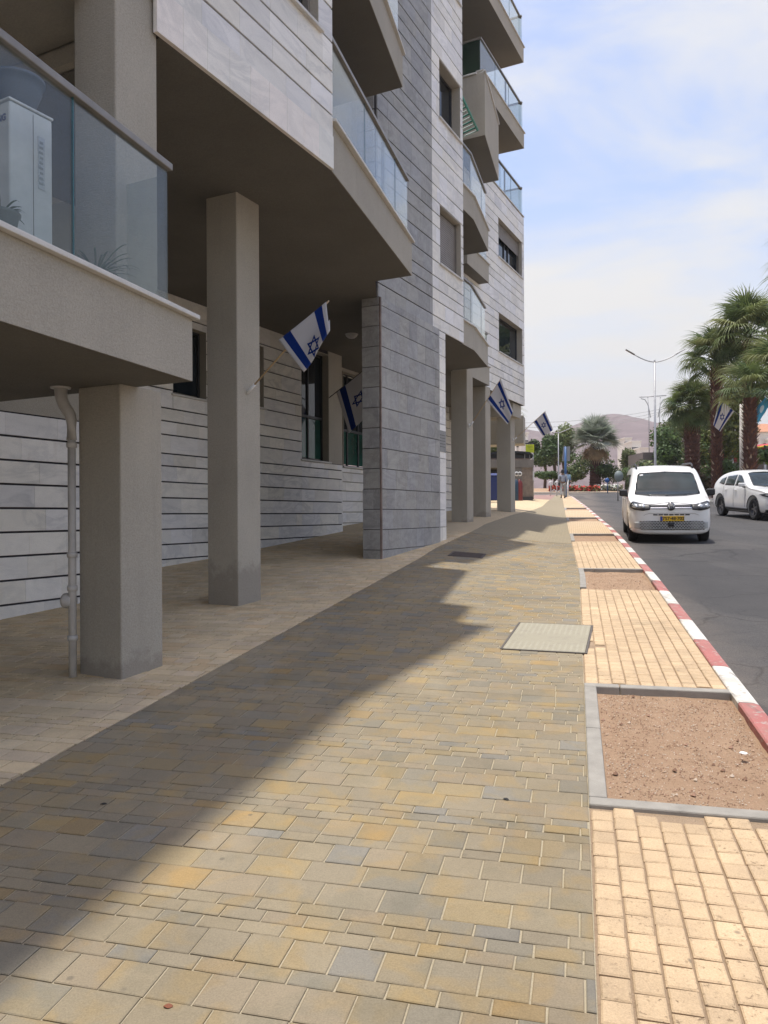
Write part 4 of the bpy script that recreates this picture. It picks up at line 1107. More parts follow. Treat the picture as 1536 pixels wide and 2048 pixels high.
text_obj('SAMSUNG', .055, plain('navy_print', (0.03, 0.04, 0.15), .5), 'lettering', ac, face_mtx((pt.x, pt.y, 2.50), (-fdv.x, -fdv.y, 0)), align='RIGHT', bold=.002)
pot = empty('plant_pot', (-2.55, 5.05, 2.62), 'blue grey bowl shaped plant pot standing on the air conditioner', 'plant pot')
c = a0 + sdv*.16 + fdv*.14
m_ = MB(); m_.lathe([(0, 0), (.085, 0), (.10, .03), (.145, .14), (.15, .19), (.165, .195), (.165, .215), (.14, .215), (.135, .17), (0, .17)], (c.x, c.y, 2.622), 26); m_.build('bowl', plain('blue_grey_clay', (0.07, 0.085, 0.11), .5), pot)
m_ = MB()
for k in range(9):
    t = k*.7; m_.tube([(c.x, c.y, 2.79), (c.x+.02*math.cos(t), c.y+.02*math.sin(t), 2.84), (c.x+.05*math.cos(t), c.y+.05*math.sin(t), 2.87+.01*(k % 3))], [.008, .007, .002], 5)
m_.build('plant', plain('pale_green_sprig', (0.16, 0.22, 0.10), .7), pot)
def spider(name, loc, lab, n, L, seed, cat='potted plant'):
    rnd = random.Random(seed); e = empty(name, loc, lab, cat)
    m = MB(); m.lathe([(0, 0), (.07, 0), (.10, .16), (.11, .165), (.11, .18), (.09, .18), (.085, .14), (0, .14)], (0, 0, 0), 18); m.build('pot', plain('clay_pot', (0.18, 0.20, 0.17), .7), e, local=True)
    gm = plain('plant_green_'+name+str(seed), (0.07, 0.13, 0.05), .6)
    for k in range(n):
        a = rnd.uniform(0, 6.28); l = L*rnd.uniform(.6, 1.1); lift = rnd.uniform(.35, 1.0); w = .007; pts = []
        for i in range(9):
            u = i/8; r_ = l*u*(1-.25*u*u); z = .15 + l*lift*(u*1.25 - 1.15*u*u*(1.25-lift*.5)); pts.append(V((math.cos(a)*r_, math.sin(a)*r_, z)))
        m = MB(); sd_ = V((-math.sin(a), math.cos(a), 0))
        for i in range(8):
            w0_, w1_ = w*math.sin(math.pi*(i/8*.85+.12)), w*math.sin(math.pi*((i+1)/8*.85+.12))
            m.quad(pts[i]-sd_*w0_, pts[i]+sd_*w0_, pts[i+1]+sd_*w1_, pts[i+1]-sd_*w1_, sm=True)
        m.build('leaf', gm, e, local=True)
    return e
p = at(232, 560, 5.45); spider('spider_plant', (p.x-.12, 5.42, 1.53), 'thin leaved arching plant in a pot behind the end balcony pane', 46, .42, 3)
p = at(10, 400, 4.3); spider('spider_plant', (-2.15, 4.32, 1.53), 'small feathery plant in front of the air conditioner', 18, .2, 5)
# ================================================================== FLAGS
def flag_mat(name='israeli_flag_cloth', dirty=1.0):
    m = NT(name); sp = m.n('ShaderNodeSeparateXYZ'); m.l(m.uv(), sp.inputs[0]); u, v = sp.outputs[0], sp.outputs[1]
    dv = m.math('ABSOLUTE', m.math('SUBTRACT', v, .5))
    stripe = m.math('MULTIPLY', m.math('GREATER_THAN', dv, .25), m.math('LESS_THAN', dv, .41))
    x = m.math('MULTIPLY', m.math('SUBTRACT', u, .5), 1.375); y = m.math('SUBTRACT', v, .5)
    def tri(sg):
        a = m.math('MULTIPLY', y, -sg)
        b = m.math('ADD', m.math('MULTIPLY', x, .866), m.math('MULTIPLY', y, .5*sg))
        c = m.math('ADD', m.math('MULTIPLY', x, -.866), m.math('MULTIPLY', y, .5*sg))
        d = m.math('MAXIMUM', m.math('MAXIMUM', a, b), c)
        return m.math('LESS_THAN', m.math('ABSOLUTE', m.math('SUBTRACT', d, .092)), .0185)
    star = m.math('MAXIMUM', tri(1), tri(-1)); f = m.math('MAXIMUM', stripe, star)
    c = m.mix(f, (0.70*dirty, 0.69*dirty, 0.70*dirty), (0.010, 0.045, 0.26))
    w = m.noise(m.scale(m.uv(), (300, 300, 1)), 1, 2); m.bump(w, .1, .001)
    m.fin(c, .75, 0, .2)
    t = m.n('ShaderNodeBsdfTranslucent'); m.l(c, t.inputs[0]); ms = m.n('ShaderNodeMixShader'); ms.inputs[0].default_value = .38
    m.l(m.b.outputs[0], ms.inputs[1]); m.l(t.outputs[0], ms.inputs[2]); m.l(ms.outputs[0], m.o.inputs[0])
    return m.m
M['flag'] = flag_mat()
M['wood'] = plain('pale_wood_pole', (0.50, 0.36, 0.20), .6, sc=20)
def flag(lab, p0, tip, hb, hu, fb, fu, mat=None, amp=.03, folds=2.6, seed=0, pole=None, pr=.011, bracket=True, group='flags flying on poles', name='flag', thickness=.0008, fold=None):
    """p0..tip pole; hb/hu lower and upper end of the hoist, fb/fu of the fly (all points of the place)"""
    e = empty(name, tuple(p0), lab, 'flag', group)
    m = MB(); m.tube([p0, tip], [pr, pr*.75], 8); m.build('pole', pole or M['wood'], e)
    if bracket:
        d = (tip-p0).normalized(); m = MB(); m.tube([p0 + d*-.04, p0 + d*.13], .019, 10); m.build('socket', M['white_paint'], e)
        m = MB(); m.box((p0.x-nA.x*.012, p0.y-nA.y*.012, p0.z-.01), (.09, .02, .10), rz=-AA); 
        mm = MB(); q0 = p0 - V((nA.x, nA.y, 0))*.03
        Mx = Matrix(((dA.x, nA.x, 0, q0.x), (dA.y, nA.y, 0, q0.y), (0, 0, 1, q0.z), (0, 0, 0, 1)))
        mm.box((0, 0, 0), (.07, .02, .10), M=Mx @ Matrix.Diagonal((1, 1, 1, 1)))
        bevel(mm.build('bracket_plate', M['white_paint'], e), .004)
    N, K = 40, 28; mb = MB(); mb.uv = []; rnd = random.Random(seed); ph = rnd.uniform(0, 6)
    nrm = (fb-hb).cross(hu-hb).normalized()
    for j in range(K+1):
        v = j/K; a = hb.lerp(hu, v); b = fb.lerp(fu, v)
        for i in range(N+1):
            u = i/N; g_ = u if not fold or u < fold else fold-(u-fold)*.8
            p = a.lerp(b, g_)
            if fold: p = p + V((0, 1, 0))*(.06*sm(u, fold-.08, fold+.10))
            w = math.sin(folds*2*math.pi*(v*.9+u*.35)+ph)*amp*(.15+u) + math.sin(folds*3.7*(v-.4*u)+ph*2)*amp*.5*u
            p = p + nrm*w + V((0, 0, -1))*(math.sin(math.pi*v)*.02*u)
            mb.v.append(tuple(p)); mb.uv.append((u, v))
    for j in range(K):
        for i in range(N):
            a = j*(N+1)+i; mb.f.append((a, a+1, a+N+2, a+N+1)); mb.c.append(None); mb.sm.append(True)
    o = mb.build('cloth', mat or M['flag'], e); s_ = o.modifiers.new('s', 'SOLIDIFY'); s_.thickness = thickness
    return e
nA3 = V((nA.x, nA.y, 0)); dA3 = V((dA.x, dA.y, 0))
def onpole(p0, tip, px):
    """point of the pole line at photo column px"""
    k = (px-768)/F; d = tip-p0; u = (k*p0.y-p0.x)/(d.x-k*d.y); return p0+d*u
# first flag, on the second column: half wrapped round its pole
p0 = at(497, 783, 9.16) ; tip = V((p0.x, p0.y, p0.z)) + nA3*1.14 + V((0, 0, .93))
tip = at(660, 601, tip.y)
hb, hu = onpole(p0, tip, 566), onpole(p0, tip, 657)
d_ = tip.y
flag('white and blue flag on the second column, half furled round its wooden pole', p0, tip, at(559, 679, hb.y-.07), at(655, 603, hu.y-.05), at(640, 782, hb.y-.40), at(664, 694, hu.y-.34), amp=.020, folds=1.2, seed=3, fold=.64)
# an extra fold of the same flag falling behind the pole is part of the cloth
# flag hung on the wall in the passage
p0 = at(659.6, 795, 17.55); tip = at(747, 726, 17.0)
hb, hu = onpole(p0, tip, 674), onpole(p0, tip, 745)
flag('shaded white and blue flag in the passage, half hidden by the grey pier', p0, tip, hb, hu, at(698, 866, hb.y-.1), at(764, 806, hu.y), amp=.02, folds=1.0, seed=5, pole=M['frame'], bracket=False)
# flag on the third column
p0 = at(942, 852, 20.15); tip = at(1003.7, 757.5, 19.8)
hb, hu = onpole(p0, tip, 974.5), onpole(p0, tip, 1003)
flag('white and blue flag on the third column, hanging folded below its pole', p0, tip, hb, hu, at(1016, 850, hb.y-.1), at(1027, 824, hu.y), amp=.03, folds=1.1, seed=8)
# flag on the last column
p0 = at(1029, 881, 26.6); tip = at(1092, 824, 26.05)
hb, hu = onpole(p0, tip, 1067.7), onpole(p0, tip, 1091.5)
flag('small white and blue flag spread out against the sky beyond the last column', p0, tip, hb, hu, at(1086, 873.5, hb.y), at(1107.5, 861.5, hu.y), amp=.012, folds=1.0, seed=11)
p0 = at(978, 884, 31.0); tip = at(1003, 866, 30.8)
flag('dark flag glimpsed between the last two columns', p0, tip, onpole(p0, tip, 983), onpole(p0, tip, 1003), at(996, 892, 31.0), at(1012, 880, 31.0), amp=.01, seed=12, bracket=False)

# ================================================================== STREET THINGS BEYOND THE BUILDING
def gzs(X, Y): return gz(X, Y)
def ground_at(X, Y):
    s, t = st(X, Y)
    if t < tko(s): return side_z(s, t)
    return road_z(X, Y)
# low concrete bin enclosure
en = empty('bin_enclosure', (6.6, 38.4, gz(6.6, 38.4)), 'low grey concrete bin enclosure with an open bay, beyond the last column', 'enclosure')
eP = (V((1.0, 38.0)), V((1, .04)).normalized())
gE = .62; tE = 2.72
uA, uB, uC, uD = ua(eP, hit(eP, 975)), ua(eP, hit(eP, 1030)), ua(eP, hit(eP, 1044)), ua(eP, hit(eP, 1066))
cm_ = plain('bare_concrete', (0.17, 0.16, 0.145), .9, var=.2, sc=3, bump=.4)
def wb(u0, u1, z0, z1, o0, o1, name, mat, par): m = MB(); wbox(m, eP, u0, u1, z0, z1, o0, o1); return m.build(name, mat, par)
wb(uC, uD, gE-.6, tE-.05, -.3, 0, 'wall', plain('brown_concrete', (0.20, 0.165, 0.135), .9, var=.25, bump=.4), en)
wb(uA-3, uD+.03, tE-.40, tE, -2.3, .08, 'roof_beam', cm_, en)
wb(uB, uC-.01, gE-.6, tE-.41, -.35, .04, 'post', cm_, en)
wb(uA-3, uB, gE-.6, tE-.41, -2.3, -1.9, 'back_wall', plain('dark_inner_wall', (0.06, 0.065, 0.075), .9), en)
wb(uD-.25, uD, gE-.6, tE-.41, -2.3, -.31, 'side_wall', cm_, en)
m = MB(); g1 = [P3d(eP, uD-.55, gE+.02, .012), P3d(eP, uD-.01, gE+.02, .012), P3d(eP, uD-.01, gE+.42, .012)]; m.prism([(g1[0].x, g1[0].y), (g1[1].x, g1[1].y), (g1[1].x, g1[1].y-.02), (g1[0].x, g1[0].y-.02)], gE-.3, gE+.25); m.build('stain', M['frame'], en)
for px, col, nm, lb in ((1036, None, 0, 0),): pass
# gas cylinders in the bay
for px, col, lab, zt in ((1021, (0.015, 0.045, 0.08), 'dark blue gas cylinder with a pale gauge in the enclosure bay', 1.75), (1028.5, (0.16, 0.02, 0.018), 'red gas cylinder beside the blue one in the enclosure bay', 1.55)):
    c = at(px+12 if px < 1025 else px+11, 1000, 37.6); e = empty('gas_cylinder', (c.x, 37.6, gE), lab, 'gas cylinder')
    m = MB(); m.lathe([(0, 0), (.14, 0), (.15, .04), (.15, .85), (.12, .98), (.05, 1.04), (.045, 1.10), (0, 1.10)], (0, 0, 0), 16); m.build('bottle', plain('cyl_'+str(px), col, .4), e, local=True)
    m = MB(); Mx = Matrix.Translation((0, -.10, 1.35)) @ Matrix.Rotation(R(90), 4, 'X'); m.lathe([(.07, -.01), (.11, -.01), (.11, .01), (.07, .01)], n=16, M=Mx); m.build('gauge', M['white_paint'], e, local=True)
    m = MB(); m.tube([(0, 0, 1.08), (0, -.02, 1.2), (0, -.06, 1.3)], .02, 6); m.build('valve', M['metal_grey'], e, local=True)
# blue wheeled bins
def bin_(px, Y, lab, col, w=.62, h=1.25, sc_=1):
    c = at(px, 1000, Y); zg_ = gz(c.x, Y); e = empty('wheeled_bin', (c.x, Y, zg_), lab, 'bin', 'wheeled rubbish bins')
    m = MB(); hw = w/2
    m.raw([(-hw*.78, -hw*.8, .08), (hw*.78, -hw*.8, .08), (hw*.78, hw*.8, .08), (-hw*.78, hw*.8, .08), (-hw, -hw, h-.12), (hw, -hw, h-.12), (hw, hw, h-.12), (-hw, hw, h-.12)], [(0,3,2,1), (4,5,6,7), (0,1,5,4), (1,2,6,5), (2,3,7,6), (3,0,4,7)])
    bm_ = plain('bin_plastic_%d' % px, col, .4); bevel(m.build('body', bm_, e, local=True), .03, 3)
    m = MB(); m.box((0, 0, h-.10), (w+.06, w+.06, .04)); bevel(m.build('rim', bm_, e, local=True), .01)
    m = MB(); m.raw([(-hw-.02, -hw-.03, h-.075), (hw+.02, -hw-.03, h-.075), (hw+.02, hw, h-.07), (-hw-.02, hw, h-.07), (-hw, -hw*.6, h+.03), (hw, -hw*.6, h+.03), (hw, hw, h+.05), (-hw, hw, h+.05)], [(0,3,2,1), (4,5,6,7), (0,1,5,4), (1,2,6,5), (2,3,7,6), (3,0,4,7)]); bevel(m.build('lid', bm_, e, local=True), .015, 2)
    for s_ in (-1, 1):
        m = MB(); Mx = Matrix.Translation((s_*hw*.8, hw*.8, .1)) @ Matrix.Rotation(R(90), 4, 'Y'); m.lathe([(0, -.03), (.1, -.03), (.1, .03), (0, .03)], n=14, M=Mx); m.build('wheel', M['black'], e, local=True)
    m = MB(); m.box((0, hw+.05, h-.05), (w*.8, .03, .03)); m.build('handle', bm_, e, local=True)
bin_(986, 35.6, 'bright blue wheeled bin seen between the fourth and last columns', (0.005, 0.02, 0.12), w=.72, h=1.3)
bin_(970, 35.8, 'dark wheeled bin left of the blue bin, mostly hidden', (0.02, 0.022, 0.028), w=.6, h=1.2)
bin_(899, 27.6, 'dark bin in the passage just right of the white pier', (0.02, 0.02, 0.022), w=.5, h=1.3)
# striped bollard by the bin
c = at(977, 1000, 35.0); e = empty('striped_bollard', (c.x, 35.0, gz(c.x, 35)), 'black and white striped bollard beside the blue bin', 'bollard')
for k in range(9):
    m = MB(); m.lathe([(0, 0), (.05, 0), (.05, .125), (0, .125)], (0, 0, k*.125), 12); m.build('band', M['black'] if k % 2 == 0 else M['white_paint'], e, local=True)
# parked car roof behind the enclosure -> dark canopy
cn = empty('dark_canopy', at(1033, 912, 40), 'black rounded canopy rising just above the enclosure roof', 'canopy')
m = MB(); pts = []
n_ = 14
for i in range(n_+1):
    u = i/n_; x = at(975+ (1061-975)*u, 900, 41).x; z = at(0, 905.5 + 3.5*(2*u-1)**2 + (4 if u > .95 else 0), 41).z
    pts.append((x, z))
for j, (y0_, y1_) in enumerate([(40.2, 42.2)]):
    for (a, b) in zip(pts, pts[1:]):
        m.raw([(a[0], y0_, a[1]-.12), (b[0], y0_, b[1]-.12), (b[0], y0_, b[1]), (a[0], y0_, a[1]), (a[0], y1_, a[1]-.12), (b[0], y1_, b[1]-.12), (b[0], y1_, b[1]), (a[0], y1_, a[1])], [(0,1,2,3), (3,2,6,7), (7,6,5,4), (0,4,5,1)])
m.build('roof', M['black'], cn)
m = MB(); m.box((at(1018, 0, 41.2).x, 41.2, at(0, 915, 41).z), (2.2, 1.6, .26)); m.build('body', M['black'], cn)
for px in (980, 1050, 1060):
    m = MB(); c = at(px, 915, 40.3); m.box((c.x, 40.3, c.z-.1), (.05, .05, .5)); m.build('post', M['metal_grey'], cn)

# bus stop sign
def pole_thing(name, lab, cat, px, Y, zt, r=.04, mat=None, group=None, zb=None):
    x = at(px, 1000, Y).x; zg_ = ground_at(x, Y) if zb is None else zb
    e = empty(name, (x, Y, zg_), lab, cat, group); m = MB(); m.tube([(x, Y, zg_), (x, Y, zt)], [r, r*.8], 10); m.build('post', mat or M['galv'], e); return e, x, zg_
e, x, zg_ = pole_thing('bus_stop_sign', 'yellow green bus stop sign on a thin pole beside the enclosure', 'sign', 1066.5, 41, at(0, 888, 41).z, .035)
yel = plain('yellow_green_sign', (0.50, 0.56, 0.02), .5)
c0, c1 = at(1051.5, 907, 41), at(1068.5, 890.5, 41)
m = MB(); m.box(((c0.x+c1.x)/2, 40.94, (c0.z+c1.z)/2), (c1.x-c0.x, .03, c1.z-c0.z)); bevel(m.build('yellow_plate', yel, e), .01)
for k in range(3):
    m = MB(); m.box(((c0.x+c1.x)/2+.03*k, 40.922, c1.z-.1-k*.08), (.28-.05*k, .004, .02)); m.build('printed_line', plain('olive_print%d' % k, (0.16, 0.20, 0.02), .6), e)
m = MB(); c0, c1 = at(1050.5, 890, 41), at(1068.5, 886.5, 41); m.box(((c0.x+c1.x)/2, 40.94, (c0.z+c1.z)/2), (c1.x-c0.x, .03, c1.z-c0.z)); m.build('top_plate', M['frame'], e)
m = MB(); m.box((x, 40.93, zg_+1.25), (.10, .03, .5)); m.build('timetable', M['white_paint'], e)
# blue and white street sign, seen from behind
e, x, zg_ = pole_thing('traffic_sign', 'grey sign back on a thick blue pole behind the two pedestrians', 'sign', 1131.5, 49.5, at(0, 895, 49.5).z, .085, M['blue_paint'])
m = MB(); c = at(1134, 910, 49.6)
m.raw([(c.x-.27, 49.66, c.z-.43), (c.x+.22, 49.66, c.z-.45), (c.x+.24, 49.66, c.z+.5), (c.x-.18, 49.66, c.z+.48), (c.x-.27, 49.70, c.z-.43), (c.x+.22, 49.70, c.z-.45), (c.x+.24, 49.70, c.z+.5), (c.x-.18, 49.70, c.z+.48)], [(0,1,2,3), (7,6,5,4), (0,4,5,1), (1,5,6,2), (2,6,7,3), (3,7,4,0)])
m.build('plate', plain('grey_sign_back', (0.30, 0.31, 0.31), .5, .3), e)
e, x, zg_ = pole_thing('road_sign', 'small round blue sign at the roundabout edge', 'sign', 1215.5, 62, at(0, 958, 62).z, .04, M['blue_paint'])
m = MB(); c = at(1214.5, 963, 61.9); Mx = Matrix.Translation((c.x, 61.9, c.z)) @ Matrix.Rotation(R(90), 4, 'X'); m.lathe([(0, .02), (.19, .02), (.19, -.02), (0, -.02)], n=20, M=Mx); m.build('disc', plain('blue_sign', (0.02, 0.09, 0.28), .4), e)
e, x, zg_ = pole_thing('road_sign', 'round grey sign back just left of the van roof', 'sign', 1236, 45, at(0, 953, 45).z, .04)
m = MB(); c = at(1238, 955, 44.9); Mx = Matrix.Translation((c.x, 44.9, c.z)) @ Matrix.Rotation(R(90), 4, 'X') @ Matrix.Diagonal((.8, 1, 1, 1)); m.lathe([(0, .02), (.33, .02), (.33, -.02), (0, -.02)], n=20, M=Mx); m.build('disc', plain('grey_blue_disc', (0.20, 0.24, 0.24), .5), e)
# bollards / rack in white tube
for i, (px, lab) in enumerate(((1101.5, 'white tubular bicycle rack, left hoop near the pedestrians'), (1113.5, 'white tubular bicycle rack, right hoop beside the pedestrian in grey'))):
    Y = 53.5 - i*1.3; c = at(px, 990, Y); zg_ = zbase(st(c.x, Y)[0]); e = empty('bicycle_rack', (c.x, Y, zg_), lab, 'bicycle rack', 'white bicycle racks')
    m = MB(); m.tube([(c.x-.02, Y, zg_), (c.x+.02, Y, zg_+.5), (c.x-.02, Y, zg_+.95), (c.x+.05, Y, zg_+1.02)], .035, 8); m.build('upright', M['white_paint'], e)
    m = MB(); m.tube([(c.x, Y, zg_+.25), (c.x+.25, Y, zg_+.42), (c.x+.42, Y, zg_+.25), (c.x+.45, Y, zg_)], .03, 8); m.build('hoop', M['white_paint'], e)
    m = MB(); Mx = Matrix.Translation((c.x+.02, Y, zg_+.86)) @ Matrix.Rotation(R(90), 4, 'X'); m.lathe([(.12, -.02), (.17, -.02), (.17, .02), (.12, .02)], n=16, M=Mx); m.build('ring', M['white_paint'], e)
e, x, zg_ = pole_thing('white_post', 'thick white post at the pavement corner right of the pedestrians', 'post', 1135.5, 50.5, at(0, 961, 50.5).z, .075, M['white_paint'])

# street lamps
def lampm(lab, px, Y, topy, arms, r=.085, name='street_lamp'):
    x = at(px, 0, Y).x; zt = at(0, topy, Y).z; zg_ = ground_at(x, Y)-.1; e = empty(name, (x, Y, zg_), lab, 'street lamp', 'street lamps round the junction')
    m = MB(); m.tube([(x, Y, zg_), (x, Y, zg_+1.2), (x, Y, zt)], [r*1.3, r*1.05, r*.62], 12); m.build('post', M['galv'], e)
    for dx, dz, head in arms:
        m = MB(); pts = [(x, Y, zt-.1)] ; n = 8
        for i in range(1, n+1):
            u = i/n; pts.append((x+dx*u, Y-.1*u, zt-.1+dz*(u**1.5 if head else u)*1.0+.1*u*(1-u)*-1))
        m.tube(pts, .035, 8); m.build('arm', M['galv'], e)
        if head:
            q0 = V(pts[-1]); d = (q0-V(pts[-2])).normalized(); m = MB()
            m.raw([tuple(q0+d*0+V((0, sy_*.10, sz_))) for sy_, sz_ in ((-1, -.03), (1, -.03), (1, .04), (-1, .04))] + [tuple(q0+d*.72+V((0, sy_*.13, sz_))) for sy_, sz_ in ((-1, -.02), (1, -.02), (1, .02), (-1, .02))], [(0,1,2,3), (7,6,5,4), (0,4,5,1), (1,5,6,2), (2,6,7,3), (3,7,4,0)])
            bevel(m.build('lamp_head', M['metal_grey'], e), .015, 2)
    m = MB(); m.lathe([(0, .06), (.05, .05), (.06, 0), (.06, -.1)], (x, Y, zt), 10); m.build('cap', M['galv'], e)
    return e
k53 = 53/F
lampm('tall grey street lamp with two curved arms standing against the sky', 1311, 53, 724, [(-41*k53, 14*k53, True), (41*k53, 14*k53, True)])
lampm('small far street lamp with one pale arm in front of the green trees', 1117.5, 70, 866, [(24*70/F, 10*70/F, False)], .06)
# sensor on the tall lamp
# utility pole on the right
e, x, zg_ = pole_thing('utility_pole', 'pale square utility pole just left of the right palm trunk', 'pole', 1485, 39, at(0, 812, 39).z, .14, plain('pale_pole', (0.50, 0.47, 0.42), .8), zb=-1.55+.0518*40)
p0 = at(1484, 838, 39); tip = at(1440, 801, 38.4); hb, hu = onpole(p0, tip, 1470), onpole(p0, tip, 1441)
flag('white and blue flag hanging from the utility pole between the palm trunks', p0, tip, hb, hu, at(1441, 867, hb.y), at(1427.5, 853, hu.y), amp=.03, folds=1.0, seed=21, bracket=False, pole=M['galv'])
def blue_flag():
    m = NT('blue_municipal_cloth'); sp = m.n('ShaderNodeSeparateXYZ'); m.l(m.uv(), sp.inputs[0])
    x = m.math('SUBTRACT', sp.outputs[0], .5); y = m.math('SUBTRACT', sp.outputs[1], .52)
    d = m.math('ADD', m.math('MULTIPLY', x, m.math('MULTIPLY', x, 1.6)), m.math('MULTIPLY', y, y))
    c = m.mix(m.rng(d, .045, .055), (0.45, 0.58, 0.64), (0.04, 0.30, 0.50)); return m.fin(c, .7)
p0 = at(1556, 838, 36); tip = at(1532, 796, 36)
flag('turquoise blue flag with a pale emblem at the right edge', p0, tip, at(1541, 812, 36), at(1533, 798, 36), at(1517, 852, 36), at(1508, 826, 36), mat=blue_flag(), amp=.04, folds=1.2, seed=23, bracket=False, pole=M['galv'])
# overhead wires
def wire(a, b, sag, lab):
    e = MB(); pts = []
    for i in range(25):
        u = i/24; p = a.lerp(b, u); p.z -= sag*4*u*(1-u); pts.append(p)
    e.tube(pts, .035, 5, caps=False); o = e.build('overhead_wire', M['galv']); tag(o, lab, 'wire', 'overhead wires')
wire(at(1040, 847, 120), at(1340, 818, 120), .6, 'upper far overhead wire crossing in front of the hills')
wire(at(1040, 856, 118), at(1340, 822, 118), .8, 'lower far overhead wire crossing in front of the hills')
wire(at(1225, 848, 115), at(1330, 824, 115), .5, 'short overhead wire running to the lattice arch')
# lattice light arch far off
e = empty('light_arch', (at(1304, 0, 95).x, 95, 2.0), 'thin lattice gantry with hanging curls behind the tall lamp', 'gantry')
m = MB(); m.tube([at(1280, 797, 95), at(1334, 794, 95)], .06, 5); m.build('beam', M['galv'], e)
for sgn, cx in ((-1, 1297), (1, 1322)):
    m = MB(); m.tube([at(cx+sgn*a, b, 95) for a, b in ((14, 800), (6, 802), (0, 812), (-3, 826), (-5, 838))], .05, 5); m.build('curl', M['galv'], e)
    m = MB(); m.tube([at(cx, 797, 95), at(cx-2*sgn, 840, 95), at(cx-2*sgn, 980, 95)], .05, 5); m.build('upright', M['galv'], e)

# ================================================================== ROUNDABOUT AND FAR GROUND
isl = MB(); cxI, cyI, rI = 15.5, 78.0, 12.5
zI = zbase(60)+.02
for ring, (rr, zz) in enumerate([(rI, -.3), (rI, .10), (rI-.25, .12), (rI-.9, .14), (rI-4, .62), (rI-8, .9), (0.1, 1.0)]):
    for k in range(48):
        t = 2*math.pi*k/48; isl.v.append((cxI+rr*math.cos(t)*1.5, cyI+rr*math.sin(t), zI+zz))
for r_ in range(6):
    for k in range(48):
        k2 = (k+1) % 48; isl.f.append((r_*48+k, r_*48+k2, (r_+1)*48+k2, (r_+1)*48+k)); isl.c.append(None); isl.sm.append(True)
io = isl.build('roundabout', M['soil']); io['kind'] = 'structure'
def ringstrip(name, r0, r1, z0, z1, mat, parent=None, kind='structure'):
    m = MB()
    for k in range(64):
        t0, t1 = 2*math.pi*k/64, 2*math.pi*(k+1)/64
        f = lambda r, t, z: (cxI+r*math.cos(t)*1.5, cyI+r*math.sin(t), zI+z)
        m.quad(f(r0, t0, z0), f(r0, t1, z0), f(r1, t1, z1), f(r1, t0, z1)); m.quad(f(r0, t0, z0-.4), f(r0, t1, z0-.4), f(r0, t1, z0), f(r0, t0, z0))
    o = m.build(name, mat, parent); return o
ringstrip('red_kerb', rI+.25, rI+.0, .12, .14, M['kerb_red'], io)
ringstrip('pale_edging', rI-.9, rI-1.6, .32, .36, plain('pale_edging', (0.62, 0.52, 0.40), .9, var=.2), io)
# flower beds: nobody could count the blossoms
def clumps(name, n, fpos, size, cols, lab, cat, hgt=.3):
    m = MB()
    for i in range(n):
        x, y, z = fpos(); s_ = size*random.uniform(.6, 1.3); a = random.uniform(0, 6.28); tl = random.uniform(-.8, .8)
        d = V((math.cos(a), math.sin(a), tl))*s_; e_ = V((-math.sin(a), math.cos(a), random.uniform(-.8, .8)))*s_*.7; p = V((x, y, z))
        m.quad(p-d, p+e_, p+d, p-e_, random.choice(cols))
    mt = NT(name+'_mat'); mt.fin(mt.tint(1), .8); o = m.build(name, mt.m); tag(o, lab, cat, None, 'stuff'); return o
def bedpos(px0, px1, Y0, Y1, z0, z1):
    def f():
        Y = random.uniform(Y0, Y1); x = at(random.uniform(px0, px1), 0, Y).x; return x, Y, random.uniform(z0, z1)
    return f
zf = zI+.45
clumps('red_flowers', 1500, bedpos(1098, 1200, 68.2, 70.2, zf, zf+.5), .10, [(0.50, 0.03, 0.02), (0.42, 0.04, 0.03), (0.08, 0.16, 0.04)], 'bed of red flowers on the roundabout', 'flowers')
clumps('white_flowers', 1100, bedpos(1188, 1246, 69, 71, zf+.1, zf+.6), .11, [(0.75, 0.74, 0.68), (0.66, 0.66, 0.6), (0.10, 0.17, 0.06)], 'bed of white flowers right of the red ones', 'flowers')

# far streets: opposite pavement with kerb
def far_prism(name, pts, z0f, mat, kind='structure'):
    m = MB(); n = len(pts); m.raw([(x, y, z0f(x, y)-.4) for x, y in pts] + [(x, y, z0f(x, y)) for x, y in pts], [tuple(range(n)), tuple(range(2*n-1, n-1, -1))] + [(i, (i+1) % n, n+(i+1) % n, n+i) for i in range(n)])
    o = m.build(name, mat); bm = bmesh.new(); bm.from_mesh(o.data); bmesh.ops.recalc_face_normals(bm, faces=bm.faces); bm.to_mesh(o.data); bm.free(); o['kind'] = kind; return o
zr = lambda x, y: zbase(st(x, y)[0]) + .02
opp = [(15.3, 30), (17.2, 38), (18.0, 44), (20.5, 50), (26, 54), (45, 54), (70, 40), (70, 10), (24, 10)]
far_prism('far_pavement', opp, zr, plain('far_paving', (0.34, 0.27, 0.21), .9, var=.2, sc=1))
for i in range(4):
    a, b = V(opp[i]), V(opp[i+1]); n = max(1, round((b-a).length))
    if i == 0: e = None
    for k in range(n):
        p, q_ = a.lerp(b, k/n), a.lerp(b, (k+1)/n-.01); d = (q_-p).normalized(); nn = V((d.y, -d.x))
        pts = [p - nn*.0, q_, q_ + nn*.15, p + nn*.15]
        m = MB(); z_ = zr((p.x+q_.x)/2, (p.y+q_.y)/2)+.004; m.prism([tuple(v - nn*.06) for v in pts], z_-.3, z_+.01)
        if i == 0 and k == 0: ko = m.build('far_kerb', M['kerb_white']); ko['kind'] = 'structure'
        else: m.build('kerb_stone', M['kerb_white'] if k % 2 else M['kerb_red'], ko)

